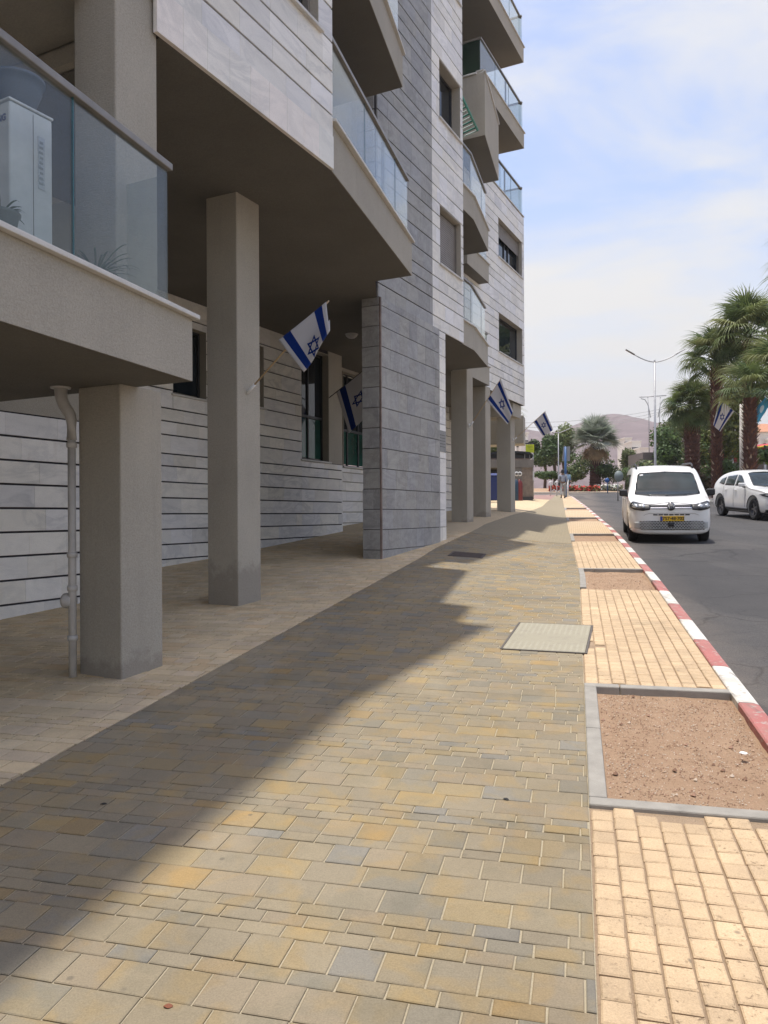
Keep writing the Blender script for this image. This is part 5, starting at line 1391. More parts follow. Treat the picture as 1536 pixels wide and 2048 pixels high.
# ================================================================== HILLS
prof_h = [(600, 900), (900, 905), (1000, 892), (1035, 884), (1055, 872), (1075, 866), (1100, 872), (1130, 872), (1165, 862), (1200, 850), (1232, 842), (1255, 836), (1275, 835), (1300, 839), (1325, 848), (1360, 856), (1400, 853), (1450, 860), (1500, 868), (1560, 862), (1700, 850), (2100, 842)]
def hills():
    m = MB(); NX, NY = 150, 26; Y0, Y1 = 900, 1900
    for j in range(NY+1):
        v = j/NY; Y = Y0+(Y1-Y0)*v
        for i in range(NX+1):
            px = 500+(2100-500)*i/NX; X = (px-768)/F*1500 * (0.75+.25*v) ; top = (1030-interp(px, prof_h))/F*1500
            sh = math.sin(min(1, v/.6)*math.pi/2) if v < .6 else 1-.35*(v-.6)/.4
            n1 = noise.fractal(V((X*.006, Y*.006, 1.3)), 1.0, 2.1, 6); n2 = abs(noise.noise(V((X*.012+5, Y*.004, 4))))
            z = 2 + (top-2)*sh*(1+.0*n1) + n1*9*math.sin(math.pi*min(1, v/.6)) - n2*22*math.sin(math.pi*min(1, v/.6)) + n1*1.5
            m.v.append((X, Y, z))
    for j in range(NY):
        for i in range(NX):
            a = j*(NX+1)+i; m.f.append((a, a+1, a+NX+2, a+NX+1)); m.c.append(None); m.sm.append(True)
    mt = NT('hill_rock'); p = mt.pos()
    c = mt.mix(mt.rng(mt.noise(p, .02, 9, .75, 1.0), .38, .62), (0.12, 0.082, 0.078), (0.21, 0.155, 0.145))
    c = mt.mix(mt.rng(mt.noise(mt.scale(p, (1, .4, 2)), .05, 5), .5, .75, 0, .5), c, (0.10, 0.07, 0.068)); mt.fin(c, 1, 0, 0)
    o = m.build('hills', mt.m); o['kind'] = 'structure'
hills()
# ---- white houses on the slope
M['shade_win'] = plain('far_window', (0.05, 0.055, 0.06), .9)
wh = plain('white_render', (0.66, 0.62, 0.56), .9); orr = plain('terracotta_roof', (0.45, 0.22, 0.13), .9)
def house(px0, px1, ytop, Y, lab, tiers=2, roof=False, seed=0, ybot=960):
    rnd = random.Random(seed); x0, x1 = at(px0, 0, Y).x, at(px1, 0, Y).x; zt = at(0, ytop, Y).z; zb = at(0, ybot, Y).z
    e = empty('white_house', ((x0+x1)/2, Y, zb), lab, 'house', 'white houses below the hills')
    w = x1-x0
    for k in range(tiers):
        a = x0 + w*k/tiers*.35; b = x1 - w*.28*rnd.random()*(tiers-1-k if tiers > 1 else 0)*.5; z1 = zb+(zt-zb)*(1 - .25*(k if tiers > 1 else 0)) if k else zt
        m = MB(); m.box(((a+b)/2, Y+k*-3, (zb+z1)/2), (b-a, 6, z1-zb)); m.build('wall', wh, e)
        nf = max(1, int((z1-zb)/3.1)); nw = max(2, int((b-a)/2.6))
        for f in range(nf):
            for c in range(nw):
                if rnd.random() < .2: continue
                m = MB(); m.box((a+(b-a)*(c+.5)/nw, Y+k*-3-3.03, zb+ (z1-zb)*(f+.55)/nf), (1.1, .1, 1.3)); m.build('window', M['shade_win'], e)
        if roof and k == 0:
            m = MB(); cx = (a+b)/2; m.raw([(a-.4, Y-3.4, z1), (b+.4, Y-3.4, z1), (b+.4, Y+3.4, z1), (a-.4, Y+3.4, z1), (a+1.5, Y, z1+1.6), (b-1.5, Y, z1+1.6)], [(0,1,5,4), (1,2,5), (2,3,4,5), (3,0,4), (0,3,2,1)]); m.build('roof', orr, e)
        else:
            m = MB(); m.box(((a+b)/2, Y+k*-3, z1+.15), (b-a+.3, 6.3, .3)); m.build('parapet', wh, e)
house(1028, 1052, 872, 150, 'white block glimpsed left of the yellow sign', 2, seed=1)
house(1243, 1258, 882, 190, 'white terraced house right of the silver palm', 2, seed=2)
house(1256, 1275, 889, 180, 'lower white house left of the tall lamp', 2, seed=3)
house(1272, 1290, 902, 170, 'small pale house beside the lamp post base', 1, seed=4)
house(1458, 1500, 885, 130, 'long white house behind the right palms', 2, seed=5)
house(1503, 1560, 872, 120, 'white house with terracotta roof at the right edge', 2, True, seed=6, ybot=940)
# red and yellow shade sail with posts
ss = empty('shade_sail', at(1470, 900, 62), 'long red canopy with yellow edge behind the palms', 'canopy')
red = plain('red_canvas', (0.42, 0.025, 0.035), .7); yl = plain('yellow_edge', (0.60, 0.42, 0.03), .6)
top = [(1418, 903), (1450, 905), (1490, 903), (1536, 896), (1580, 890)]; 
for (a, za), (b, zb_) in zip(top, top[1:]):
    p, r_ = at(a, za, 62), at(b, zb_, 62)
    m = MB(); lo_a, lo_b = at(a, za+20 if a != 1450 else za+26, 63), at(b, zb_+22, 63)
    m.quad(p, r_, lo_b, lo_a); m.quad(p+V((0, 4, .3)), r_+V((0, 4, .3)), r_, p); m.build('canvas', red, ss)
    m = MB(); m.tube([p, r_], .10, 6); m.build('edge', yl, ss)
for px in (1465, 1530):
    m = MB(); m.tube([at(px, 912, 62.2), at(px, 985, 62.2)], .12, 8); m.build('post', M['galv'], ss)
m = MB(); m.box(at(1520, 945, 68), (22, 4, 3)); m.build('back_wall', plain('kiosk_wall', (0.20, 0.17, 0.15), .8), ss)
# ================================================================== VEGETATION
def leafmat(name, attr=1, sheen=.3):
    m = NT(name); c = m.mix(1, m.tint(attr), m.rng(m.noise(m.pos(), 1.5, 4), .3, .7, .75, 1.25), 'MULTIPLY')
    m.fin(c, .55, 0, .35)
    t = m.n('ShaderNodeBsdfTranslucent'); m.l(c, t.inputs[0]); ms = m.n('ShaderNodeMixShader'); ms.inputs[0].default_value = .3
    m.l(m.b.outputs[0], ms.inputs[1]); m.l(t.outputs[0], ms.inputs[2]); m.l(ms.outputs[0], m.o.inputs[0]); return m.m
M['leaf'] = leafmat('leaf_colours'); M['frond'] = leafmat('frond_colours', 0)
M['bark'] = plain('brown_bark', (0.10, 0.07, 0.05), .95, var=.3, bump=.6)
M['palmbark'] = plain('palm_bark', (0.085, 0.04, 0.028), .95, var=.35, sc=5, bump=.8)
def fan_mesh(L, pet, n, mat, seed, droop=1.0, stiff=False, half=R(115), w=.035):
    """a fan leaf lying along +X: petiole then a fan of folded, drooping segments"""
    rnd = random.Random(seed); m = MB(); pts = [V((pet*u, 0, .18*pet*math.sin(u*1.5))) for u in (0, .3, .6, 1)]
    m.tube(pts, [.03, .024, .02, .016], 5)
    c = pts[-1]
    for k in range(n):
        a = -half + 2*half*k/(n-1) + rnd.uniform(-.02, .02); l = L*(.72+.28*math.cos(a*.75))*rnd.uniform(.88, 1.08); dr = droop*rnd.uniform(.6, 1.3)
        d = V((math.cos(a), math.sin(a), 0)); sd = V((-d.y, d.x, 0)); prev = None; N = 5
        for i in range(N+1):
            u = i/N; z = .10*l*math.sin(u*2.2) - dr*l*(max(0, u-.35)**1.7)*.95
            p = c + d*l*u*(1-.10*dr*u*u) + V((0, 0, z)); ww = w*(.35+1.5*u if u < .35 else .875*(1-u)/.65+.04)*L
            row = (p - sd*ww, p + V((0, 0, -ww*.6)), p + sd*ww)
            if prev: m.quad(prev[0], prev[1], row[1], row[0], sm=False); m.quad(prev[1], prev[2], row[2], row[1], sm=False)
            prev = row
    me_o = m.build('frond', mat); me = me_o.data; bpy.data.objects.remove(me_o); return me
def trunk_rings(m, x, y, z0, z1, r0, r1, seed, boots=0, n=14):
    rnd = random.Random(seed); N = int((z1-z0)/.12); prof_ = []
    for i in range(N+1):
        u = i/N; r = r0+(r1-r0)*u + (.04 if i % 2 else -.0)*r0*2 + rnd.uniform(-.01, .01); prof_.append((r, z0+(z1-z0)*u))
    m.lathe(prof_, (x, y, 0), n, sm=False)
def palm(name, lab, px, Y, ytop, crown, zb, r0, r1, nfan, L, pet, cols, droop, seed, dead=0, boots=True, lean=0.0, el0=-.5, el1=1.35, meshes=None, w=.035, deadcol=(0.36, 0.26, 0.15), nseg=26):
    rnd = random.Random(seed); x = at(px, 0, Y).x; zt = at(0, ytop, Y).z
    e = empty(name, (x, Y, zb), lab, 'palm tree', 'palm trees round the junction')
    m = MB(); trunk_rings(m, x, Y, zb-.3, zt, r0, r1, seed); m.build('trunk', M['palmbark'], e)
    if boots:      # cut leaf bases round the trunk
        m = MB(); nb = int((zt-zb)*60)
        for i in range(nb):
            z = zb+.3+(zt-zb-.4)*i/nb; a = i*2.39996; r = (r0+(r1-r0)*(i/nb))
            d = V((math.cos(a), math.sin(a), 0)); sd = V((-d.y, d.x, 0)); p = V((x, Y, z))+d*r*.92; l = rnd.uniform(.10, .24)
            q0 = p-sd*.05; q1 = p+sd*.05; tp = p+d*l+V((0, 0, l*1.0))
            cc = rnd.choice([(0.12, 0.05, 0.03), (0.16, 0.075, 0.045), (0.07, 0.035, 0.025), (0.075, 0.03, 0.02), (0.42, 0.33, 0.24) if rnd.random() < .35 else (0.1, 0.05, 0.03)])
            m.tri(q0, q1, tp+sd*.02, cc); m.tri(q0-V((0, 0, .05)), tp, q0, cc); m.tri(q1, tp, q1-V((0, 0, .05)), cc); m.tri(q0-V((0, 0, .05)), q1-V((0, 0, .05)), tp, cc)
        mt = NT('leaf_base_'+str(seed)); mt.fin(mt.tint(1), .9); m.build('leaf_bases', mt.m, e, kind='stuff')
    ms = meshes or [fan_mesh(L, pet, nseg, M['frond'], seed+k, droop, w=w) for k in range(3)]
    for i in range(nfan):
        u = i/nfan; el = el0+(el1-el0)*(u**.8)+rnd.uniform(-.12, .12); az = i*2.39996+rnd.uniform(-.2, .2)
        o = bpy.data.objects.new('frond', ms[i % 3]); C.objects.link(o); sc = rnd.uniform(.85, 1.1)
        isd = i < dead
        if isd: el = rnd.uniform(-1.35, -.95)
        o.matrix_basis = Matrix.Translation((x+.1*math.cos(az), Y+.1*math.sin(az), zt+.15+.3*u)) @ Matrix.Rotation(az, 4, 'Z') @ Matrix.Rotation(-el, 4, 'Y') @ Matrix.Rotation(rnd.uniform(-.5, .5), 4, 'X') @ Matrix.Scale(sc, 4)
        keep_parent(o, e)
        c = rnd.choice(cols); k = rnd.uniform(.8, 1.2)
        if isd: c = deadcol
        o.color = (c[0]*k, c[1]*k, c[2]*k, 1)
    return e
wc = [(0.15, 0.195, 0.065), (0.11, 0.155, 0.06), (0.20, 0.235, 0.09), (0.085, 0.13, 0.055), (0.24, 0.26, 0.11)]
zfar = lambda Y, px: zbase(st(at(px, 0, Y).x, Y)[0])
palm('fan_palm', 'shorter fan palm with a thick dark shaggy trunk, right behind the tall lamp', 1385, 46, 826, 0, zfar(46, 1385)-.1, .42, .40, 64, 1.05, .85, wc, 1.0, 31, el0=-1.15)
palm('fan_palm', 'tall fan palm with slim brown trunk left of the hanging flag', 1434, 43, 734, 0, zfar(43, 1434), .26, .28, 56, 1.15, 1.05, wc, 1.15, 41, el0=-.8)
palm('fan_palm', 'tallest fan palm, upright crown above the utility pole', 1497, 41, 684, 0, zfar(41, 1497), .22, .20, 60, 1.3, 1.15, wc, 1.05, 51, el0=-.9)
palm('fan_palm', 'brown trunked fan palm just right of the utility pole, crown merging with the tallest', 1501, 36, 800, 0, zfar(36, 1501), .29, .27, 18, 1.1, .85, wc, 1.1, 61, el0=-.6)
palm('fan_palm', 'fan palm crown cut by the right edge above the blue flag', 1556, 37, 765, 0, zfar(37, 1556), .26, .26, 46, 1.25, 1.1, wc, 1.1, 71, el0=-.9)
palm('fan_palm', 'nearest palm beyond the right edge, only a frond tip showing', 1674, 24, 560, 0, zfar(20, 1600), .3, .3, 30, 1.2, 1.3, wc, 1.1, 75, el0=-.9, boots=False)
sc_ = [(0.27, 0.31, 0.24), (0.34, 0.37, 0.30), (0.21, 0.25, 0.18), (0.40, 0.43, 0.36)]
palm('silver_palm', 'round silver blue fan palm with tan dead fronds on the roundabout', 1191, 72, 891, 0, zI+.6, .55, .42, 80, 1.35, 1.15, sc_, .30, 81, dead=9, el0=-.75, el1=1.4, boots=False, w=.05)
palm('date_palm', 'palm glimpsed between the fourth and last columns', 968, 44, 868, 0, zfar(44, 968), .25, .25, 26, 1.5, 1.2, wc, 1.0, 85, el0=-.7, boots=False)

def tree(name, lab, px, Y, rx, ry, zc, rz_, zb, cols, n, size, seed, cat='tree', group='trees beyond the junction', trunk=.18, flat=1.0, lobes=9):
    rnd = random.Random(seed); x = at(px, 0, Y).x; e = empty(name, (x, Y, zb), lab, cat, group)
    if trunk:
        m = MB(); m.tube([(x, Y, zb-.3), (x+.1, Y, zb+(zc-zb)*.5), (x, Y, zc)], [trunk, trunk*.75, trunk*.4], 8); m.build('trunk', M['bark'], e)
        for k in range(4):
            a = k*1.6+seed; m = MB(); m.tube([(x, Y, zb+(zc-zb)*(.4+.1*k)), (x+math.cos(a)*rx*.3, Y+math.sin(a)*ry*.3, zc), (x+math.cos(a)*rx*.6, Y+math.sin(a)*ry*.6, zc+rz_*.4)], [trunk*.4, trunk*.25, .02], 6); m.build('branch', M['bark'], e)
    lb = []
    for k in range(lobes):
        a = rnd.uniform(0, 6.28); el = rnd.uniform(-.9, 1.2); q_ = rnd.uniform(.35, .75)
        lb.append((V((x+rx*q_*math.cos(a)*math.cos(el), Y+ry*q_*math.sin(a)*math.cos(el), zc+rz_*q_*math.sin(el))), rnd.uniform(.32, .6), rnd.uniform(.75, 1.25)))
    m = MB()
    for i in range(n):
        c, f, br = rnd.choice(lb); d = V((rnd.gauss(0, 1), rnd.gauss(0, 1), rnd.gauss(0, 1))).normalized(); rr = rnd.uniform(.55, 1.05)
        p = c + V((d.x*rx*f*rr, d.y*ry*f*rr, d.z*rz_*f*rr))
        if p.z < zb+.1: continue
        s_ = size*rnd.uniform(.55, 1.35); a = V((rnd.gauss(0, 1), rnd.gauss(0, 1), rnd.gauss(0, .7))).normalized(); b = a.cross(d)
        if b.length < .1: continue
        b = b.normalized()*s_*.55; a = a*s_; k = br*rnd.uniform(.75, 1.25); cc = rnd.choice(cols); cc = tuple(q_*k for q_ in cc)
        m.quad(p-a, p+b, p+a, p-b, cc)
    m.build('crown', M['leaf'], e); return e
g1 = [(0.075, 0.125, 0.035), (0.10, 0.155, 0.045), (0.06, 0.10, 0.03)]; g2 = [(0.14, 0.17, 0.06), (0.17, 0.20, 0.075), (0.11, 0.145, 0.05)]; g3 = [(0.13, 0.10, 0.055), (0.16, 0.115, 0.06), (0.09, 0.10, 0.045)]; g4 = [(0.14, 0.16, 0.03), (0.11, 0.14, 0.03), (0.17, 0.18, 0.04)]
zz = lambda py, Y: at(0, py, Y).z
tree('broadleaf_tree', 'rounded green tree right of the yellow sign', 1090, 84, 1.9, 2, zz(905, 84), 2.2, zz(975, 84), g1, 5200, .16, 1)
tree('broadleaf_tree', 'taller loose tree behind the small white lamp', 1127, 86, 1.9, 2, zz(893, 86), 2.5, zz(975, 86), g2, 3600, .15, 2)
tree('broadleaf_tree', 'reddish brown tree between the two green ones', 1109, 88, 1.1, 1.5, zz(905, 88), 1.8, zz(975, 88), g3, 2000, .15, 3)
tree('broadleaf_tree', 'green tree glimpsed between the last columns', 985, 60, 1.6, 2, zz(918, 60), 1.8, zz(985, 60), g2, 2600, .15, 4)
tree('broadleaf_tree', 'dense dark green tree left of the thick palm trunk', 1330, 66, 1.6, 2, zz(898, 66), 1.9, zz(975, 66), g1, 4200, .15, 5)
tree('broadleaf_tree', 'yellow green weeping tree filling in behind the tall palms', 1458, 58, 2.7, 2.5, zz(842, 58), 4.0, zz(975, 58), g2+g4, 9000, .15, 6, lobes=14)
tree('broadleaf_tree', 'bright green shrub like tree between the two left palm trunks', 1408, 56, 1.3, 1.6, zz(905, 56), 2.8, zz(980, 56), g4+g1, 4200, .13, 7)
tree('broadleaf_tree', 'olive green tree behind the thick dark trunk', 1358, 70, 1.9, 2, zz(890, 70), 2.6, zz(975, 70), g2, 3800, .16, 8)
tree('broadleaf_tree', 'pale tree right of the silver palm', 1262, 84, 1.3, 1.5, zz(925, 84), 1.7, zz(975, 84), g2, 2400, .15, 9)
tree('broadleaf_tree', 'distant green trees below the white houses', 1295, 96, 2.4, 2, zz(935, 96), 1.6, zz(975, 96), g1+g3, 3000, .18, 10)
for i, (px, Y, rx, py, rz_, lab, cols) in enumerate([
    (1088, 74, 2.0, 955, .55, 'low clipped hedge left of the pedestrians', g1), (1158, 71.5, 1.5, 945, 1.3, 'leafy bush left of the silver palm trunk', g1+g2),
    (1222, 71.5, 1.6, 948, 1.2, 'dark leafy bush right of the silver palm trunk', g1), (1140, 74, 1.3, 955, .8, 'small bush behind the blue sign pole', g1+g4),
    (1255, 76, 1.6, 950, .9, 'bush behind the white flowers', g1), (1290, 60, 1.6, 950, 1.0, 'bush behind the van roof', g1+g2),
    (1180, 82, 3.0, 925, 1.6, 'wide bush mass behind the silver palm', g1), (1420, 47, 1.0, 975, .9, 'brown green undergrowth beside the van', g3), (1452, 44, .9, 960, 1.2, 'dark spiky undergrowth left of the second car', g1),
    (1516, 40, 1.5, 925, .7, 'dark leafy shrub above the second car roof', g1), (1395, 48, 1.5, 965, 1.2, 'brownish shrub right of the van mirror', g3+g1)]):
    tree('shrub', lab, px, Y, rx, 1.2, zz(py, Y), rz_, zz(py, Y)-rz_, cols, 2000, .11, 100+i, 'bush', 'bushes round the junction', trunk=0, lobes=8)

# ================================================================== PEOPLE
def skin_body(name, parent, joints, bones, radii, mat, root=0, sub=2):
    me = bpy.data.meshes.new(name); me.from_pydata(joints, bones, []); o = bpy.data.objects.new(name, me); C.objects.link(o)
    o.modifiers.new('skin', 'SKIN').use_smooth_shade = True
    for i, r in enumerate(radii):
        o.data.skin_vertices[0].data[i].radius = (r, r) if not isinstance(r, tuple) else r
    o.data.skin_vertices[0].data[root].use_root = True
    s_ = o.modifiers.new('sub', 'SUBSURF'); s_.levels = s_.render_levels = sub
    bake_mods(o); o.data.materials.clear(); o.data.materials.append(mat)
    if parent: o.parent = parent
    return o
skin = plain('skin', (0.20, 0.12, 0.08), .6)
def person(px, Y, lab, top, trousers, face=0.0, bag=True, hat=None, scale=1.0):
    x = at(px, 0, Y).x; zg_ = side_z(*st(x, Y)); e = empty('person', (x, Y, zg_), lab, 'person', rz=face); e.scale = (1, 1, 1)
    k = scale; P = lambda *a: tuple(V(a)*k)
    # continuous body, walking away
    J_ = [P(0, 0, .95), P(0, -.01, 1.15), P(0, 0, 1.36), P(0, .01, 1.48), P(0, .01, 1.56), P(0, .015, 1.64), P(0, .01, 1.72),
          P(-.10, 0, .90), P(-.11, -.08, .50), P(-.11, -.02, .09), P(-.11, -.14, .04), P(.10, 0, .90), P(.11, .12, .52), P(.11, .24, .12), P(.11, .13, .05),
          P(-.19, 0, 1.40), P(-.25, .04, 1.14), P(-.24, -.10, .92), P(-.235, -.16, .84), P(.19, 0, 1.40), P(.25, .02, 1.14), P(.22, -.12, .98), P(.21, -.18, .91)]
    Bn = [(0,1), (1,2), (2,3), (3,4), (4,5), (5,6), (0,7), (7,8), (8,9), (9,10), (0,11), (11,12), (12,13), (13,14), (2,15), (15,16), (16,17), (17,18), (2,19), (19,20), (20,21), (21,22)]
    Rd = [.14, .125, .14, .055, .06, .095, .085, .10, .07, .045, .04, .10, .07, .045, .04, .07, .048, .036, .035, .07, .048, .036, .035]
    skin_body('body', e, J_, Bn, [r*k for r in Rd], skin)
    # clothes over it
    skin_body('top', e, [J_[0], J_[1], J_[2], P(0, 0, 1.44), J_[15], J_[16], P(-.245, -.03, 1.02), J_[19], J_[20], P(.235, -.05, 1.06)], [(0,1), (1,2), (2,3), (2,4), (4,5), (5,6), (2,7), (7,8), (8,9)], [r*k for r in (.165, .15, .165, .075, .085, .065, .052, .085, .065, .052)], plain('top_%d' % px, top, .9))
    skin_body('trousers', e, [P(0, 0, 1.0), J_[7], J_[8], P(-.11, -.02, .13), J_[11], J_[12], P(.11, .23, .16)], [(0,1), (1,2), (2,3), (0,4), (4,5), (5,6)], [r*k for r in (.155, .12, .09, .075, .12, .09, .075)], plain('trousers_%d' % px, trousers, .9))
    m = MB(); hc = V((0, .025, 1.675))*k
    for i in range(9):
        pass
    m.lathe([(0, .115*k), (.05*k, .108*k), (.09*k, .07*k), (.105*k, .02*k), (.105*k, -.05*k), (.085*k, -.11*k), (.05*k, -.13*k)], tuple(hc), 16); m.build('hair', plain('dark_hair_%d' % px, (0.012, 0.01, 0.01), .7), e, local=True)
    for s_ in (-1, 1):
        m = MB(); f = V((-.11, -.06, .0)) if s_ < 0 else V((.11, .20, .02)); f = f*k
        m.raw([(f.x-.045, f.y+.08, 0+f.z), (f.x+.045, f.y+.08, f.z), (f.x+.045, f.y-.17, f.z), (f.x-.045, f.y-.17, f.z), (f.x-.04, f.y+.07, .09+f.z), (f.x+.04, f.y+.07, .09+f.z), (f.x+.035, f.y-.14, .05+f.z), (f.x-.035, f.y-.14, .05+f.z)], [(0,3,2,1), (4,5,6,7), (0,1,5,4), (1,2,6,5), (2,3,7,6), (3,0,4,7)])
        bevel(m.build('shoe', M['black'], e, local=True), .01, 2)
    if bag:
        b = empty('shoulder_bag', (x-.24, Y-.02, zg_+.95), 'black shoulder bag carried by the pedestrian in grey', 'bag')
        m = MB(); m.box((0, 0, -.08), (.10, .26, .22)); bevel(m.build('pouch', M['black'], b, local=True), .03, 3)
        m = MB(); m.tube([(0, .1, .02), (.06, .08, .3), (.14, 0, .53), (.08, -.1, .3), (0, -.1, .02)], .012, 6); m.build('strap', M['black'], b, local=True)
    return e
person(1126, 47.5, 'pedestrian in a grey top and pale trousers walking away on the pavement', (0.30, 0.33, 0.38), (0.36, 0.36, 0.34), face=R(170))
person(1134.5, 51.8, 'pedestrian in a light blue shirt behind the blue sign pole', (0.24, 0.36, 0.48), (0.05, 0.06, 0.09), face=R(20), bag=False)

# ================================================================== CARS
paint = NT('white_car_paint'); 
paint.fin((0.74, 0.74, 0.72), .28, 0, .5); paint.b.inputs['Coat Weight'].default_value = .6; paint.b.inputs['Coat Roughness'].default_value = .03
paint.l(paint.mix(paint.rng(paint.noise(paint.obj(), 2.0, 5), .4, .75), (0.76, 0.76, 0.74), (0.70, 0.69, 0.66)), paint.b.inputs['Base Color'])
M['paint'] = paint.m
M['tyre'] = plain('tyre_rubber', (0.018, 0.018, 0.019), .85, bump=.3); M['chrome'] = plain('chrome', (0.62, 0.62, 0.62), .12, 1.0)
M['trim'] = plain('black_trim', (0.015, 0.015, 0.017), .45); M['carglass'] = mat_darkglass('car_glass', (0.014, 0.022, 0.024), .35, .02)
M['lens'] = plain('headlight_lens', (0.16, 0.17, 0.18), .08, .2, spec=.8); M['lenswhite'] = plain('headlight_reflector', (0.62, 0.64, 0.66), .15, .3)
def cat(pts, n):
    """smooth curve through values"""
    out = []
    for i in range(len(pts)-1):
        p0, p1, p2, p3 = pts[max(i-1, 0)], pts[i], pts[i+1], pts[min(i+2, len(pts)-1)]
        for k in range(n):
            t = k/n; out.append(.5*((2*p1)+(-p0+p2)*t+(2*p0-5*p1+4*p2-p3)*t*t+(-p0+3*p1-3*p2+p3)*t**3))
    out.append(pts[-1]); return out
class Car:
    """x runs from the nose (0) backwards, y across, z up"""
    def __init__(s, name, lab, stations, belt, tum, wheels, wr, loc, heading, hw):
        s.e = empty(name, loc, lab, 'car'); s.e.rotation_euler = (0, 0, heading); s.hw = hw
        secs = []
        for (x, zb, zt, w) in stations:
            b = min(belt(x), zt-.10); tw = tum*(zt-b); top = w - tw
            r = .13 if zt > belt(x)+.12 else .10
            secs.append([V((x, 0, zb)), V((x, w*.75, zb)), V((x, w-.03, zb+.05)), V((x, w, zb+.20)), V((x, w+.004, (zb+b)/2+.05)), V((x, w-.012, b-.06)), V((x, w-.035, b+.0)), V((x, max(.1, top+tw*.35), b+(zt-b)*.55)), V((x, max(.08, top-.02), zt-r*.55)), V((x, max(.06, top-r*.8), zt-.02)), V((x, max(.04, (top)*.5), zt+.0)), V((x, 0, zt+.012))])
        m = MB(); K = len(secs[0]); 
        full = [[p for p in sec] + [V((p.x, -p.y, p.z)) for p in sec[-2:0:-1]] for sec in secs]
        n = len(full[0])
        for sec in full: m.v += [tuple(p) for p in sec]
        for i in range(len(full)-1):
            for k in range(n):
                k2 = (k+1) % n; m.f.append((i*n+k, i*n+k2, (i+1)*n+k2, (i+1)*n+k)); m.c.append(None); m.sm.append(True)
        m.f.append(tuple(range(n-1, -1, -1))); m.c.append(None); m.sm.append(True); m.f.append(tuple((len(full)-1)*n+k for k in range(n))); m.c.append(None); m.sm.append(True)
        o = m.build('body', M['paint']); bm = bmesh.new(); bm.from_mesh(o.data); bmesh.ops.recalc_face_normals(bm, faces=bm.faces); bm.to_mesh(o.data); bm.free()
        su = o.modifiers.new('s', 'SUBSURF'); su.levels = su.render_levels = 3; bake_mods(o)
        bm = bmesh.new(); bm.from_mesh(o.data); s.bvh = BVHTree.FromBMesh(bm); bm.free()
        # wheel arches are cut out
        for (wx, wy) in wheels:
            cm = MB(); Mx = Matrix.Translation((wx, wy, wr+.02)) @ Matrix.Rotation(R(90), 4, 'X'); cm.lathe([(0, -.30), (wr+.065, -.30), (wr+.065, .30), (0, .30)], n=36, M=Mx)
            c = cm.build('cut', M['trim']); bm = bmesh.new(); bm.from_mesh(c.data); bmesh.ops.remove_doubles(bm, verts=bm.verts, dist=1e-4); bmesh.ops.recalc_face_normals(bm, faces=bm.faces); bm.to_mesh(c.data); bm.free()
            bo = o.modifiers.new('b', 'BOOLEAN'); bo.object = c; bo.operation = 'DIFFERENCE'; bo.solver = 'EXACT'; bake_mods(o); bpy.data.objects.remove(c)
        for p in o.data.polygons: p.use_smooth = True
        o.data.materials.clear(); o.data.materials.append(M['paint']); o.parent = s.e; s.body = o
        for (wx, wy) in wheels: s.wheel(wx, wy, wr)
        m = MB(); xs_ = [a for a, _ in wheels]; m.box(((min(xs_)+max(xs_))/2, 0, .30), (max(xs_)-min(xs_)+.9, hw*1.72, .20)); m.build('underbody', M['trim'], s.e, local=True)
    def wheel(s, wx, wy, wr):
        sg = 1 if wy > 0 else -1; Mx = Matrix.Translation((wx, wy, wr)) @ Matrix.Rotation(R(-90*sg), 4, 'X')
        m = MB(); m.lathe([(wr*.62, -.10), (wr*.9, -.105), (wr*.985, -.08), (wr, -.03), (wr, .03), (wr*.985, .08), (wr*.92, .105), (wr*.68, .10), (wr*.64, .07)], n=32, M=Mx); ty = m.build('wheel', M['tyre'], s.e, local=True)
        m = MB(); m.lathe([(wr*.64, .07), (wr*.60, .085), (wr*.56, .05), (wr*.52, -.03), (0, -.03)], n=28, M=Mx); m.build('rim', plain('alloy_%d%d' % (wx*10, wy*10), (0.20, 0.20, 0.205) if s.hw > .9 and wr < .34 else (0.06, 0.06, 0.065), .3, .6), ty, local=True)
        for k in range(5):
            a = k*2*math.pi/5; m = MB(); Mk = Mx @ Matrix.Rotation(a, 4, 'Z'); m.box((0, 0, 0), (wr*.52, .06, .03), M=Mk @ Matrix.Translation((wr*.30, 0, .045))); bevel(m.build('spoke', M['galv'] if s.hw > .9 and wr < .34 else M['metal_grey'], ty, local=True), .006)
    def decal(s, name, poly, plane, mat, off=.006, th=.010, res=.05, parent=None, side=1, lab=None):
        """cut a piece of given outline to the shape of the body. plane 'front': (y,z); 'side': (x,z)"""
        pts = poly; xs_ = [p[0] for p in pts]; ys_ = [p[1] for p in pts]
        bm = bmesh.new(); vs = [bm.verts.new((p[0], p[1], 0)) for p in pts]; f = bm.faces.new(vs)
        x = min(xs_)+res
        while x < max(xs_): bmesh.ops.bisect_plane(bm, geom=bm.verts[:]+bm.edges[:]+bm.faces[:], plane_co=(x, 0, 0), plane_no=(1, 0, 0)); x += res
        y = min(ys_)+res
        while y < max(ys_): bmesh.ops.bisect_plane(bm, geom=bm.verts[:]+bm.edges[:]+bm.faces[:], plane_co=(0, y, 0), plane_no=(0, 1, 0)); y += res
        for v in bm.verts:
            a, b = v.co.x, v.co.y
            if plane == 'front': org, d = V((-2, a, b)), V((1, 0, 0))
            elif plane == 'top': org, d = V((a, b, 4)), V((0, 0, -1))
            else: org, d = V((a, 3*side, b)), V((0, -side, 0))
            loc, nn, _, _ = s.bvh.ray_cast(org, d)
            if loc is None: loc, nn, _, _ = s.bvh.find_nearest(V((0 if plane == 'front' else a, a if plane == 'front' else s.hw*side, b)))
            if nn.dot(d) > 0: nn = -nn
            v.co = loc + nn*off
        bmesh.ops.recalc_face_normals(bm, faces=bm.faces)
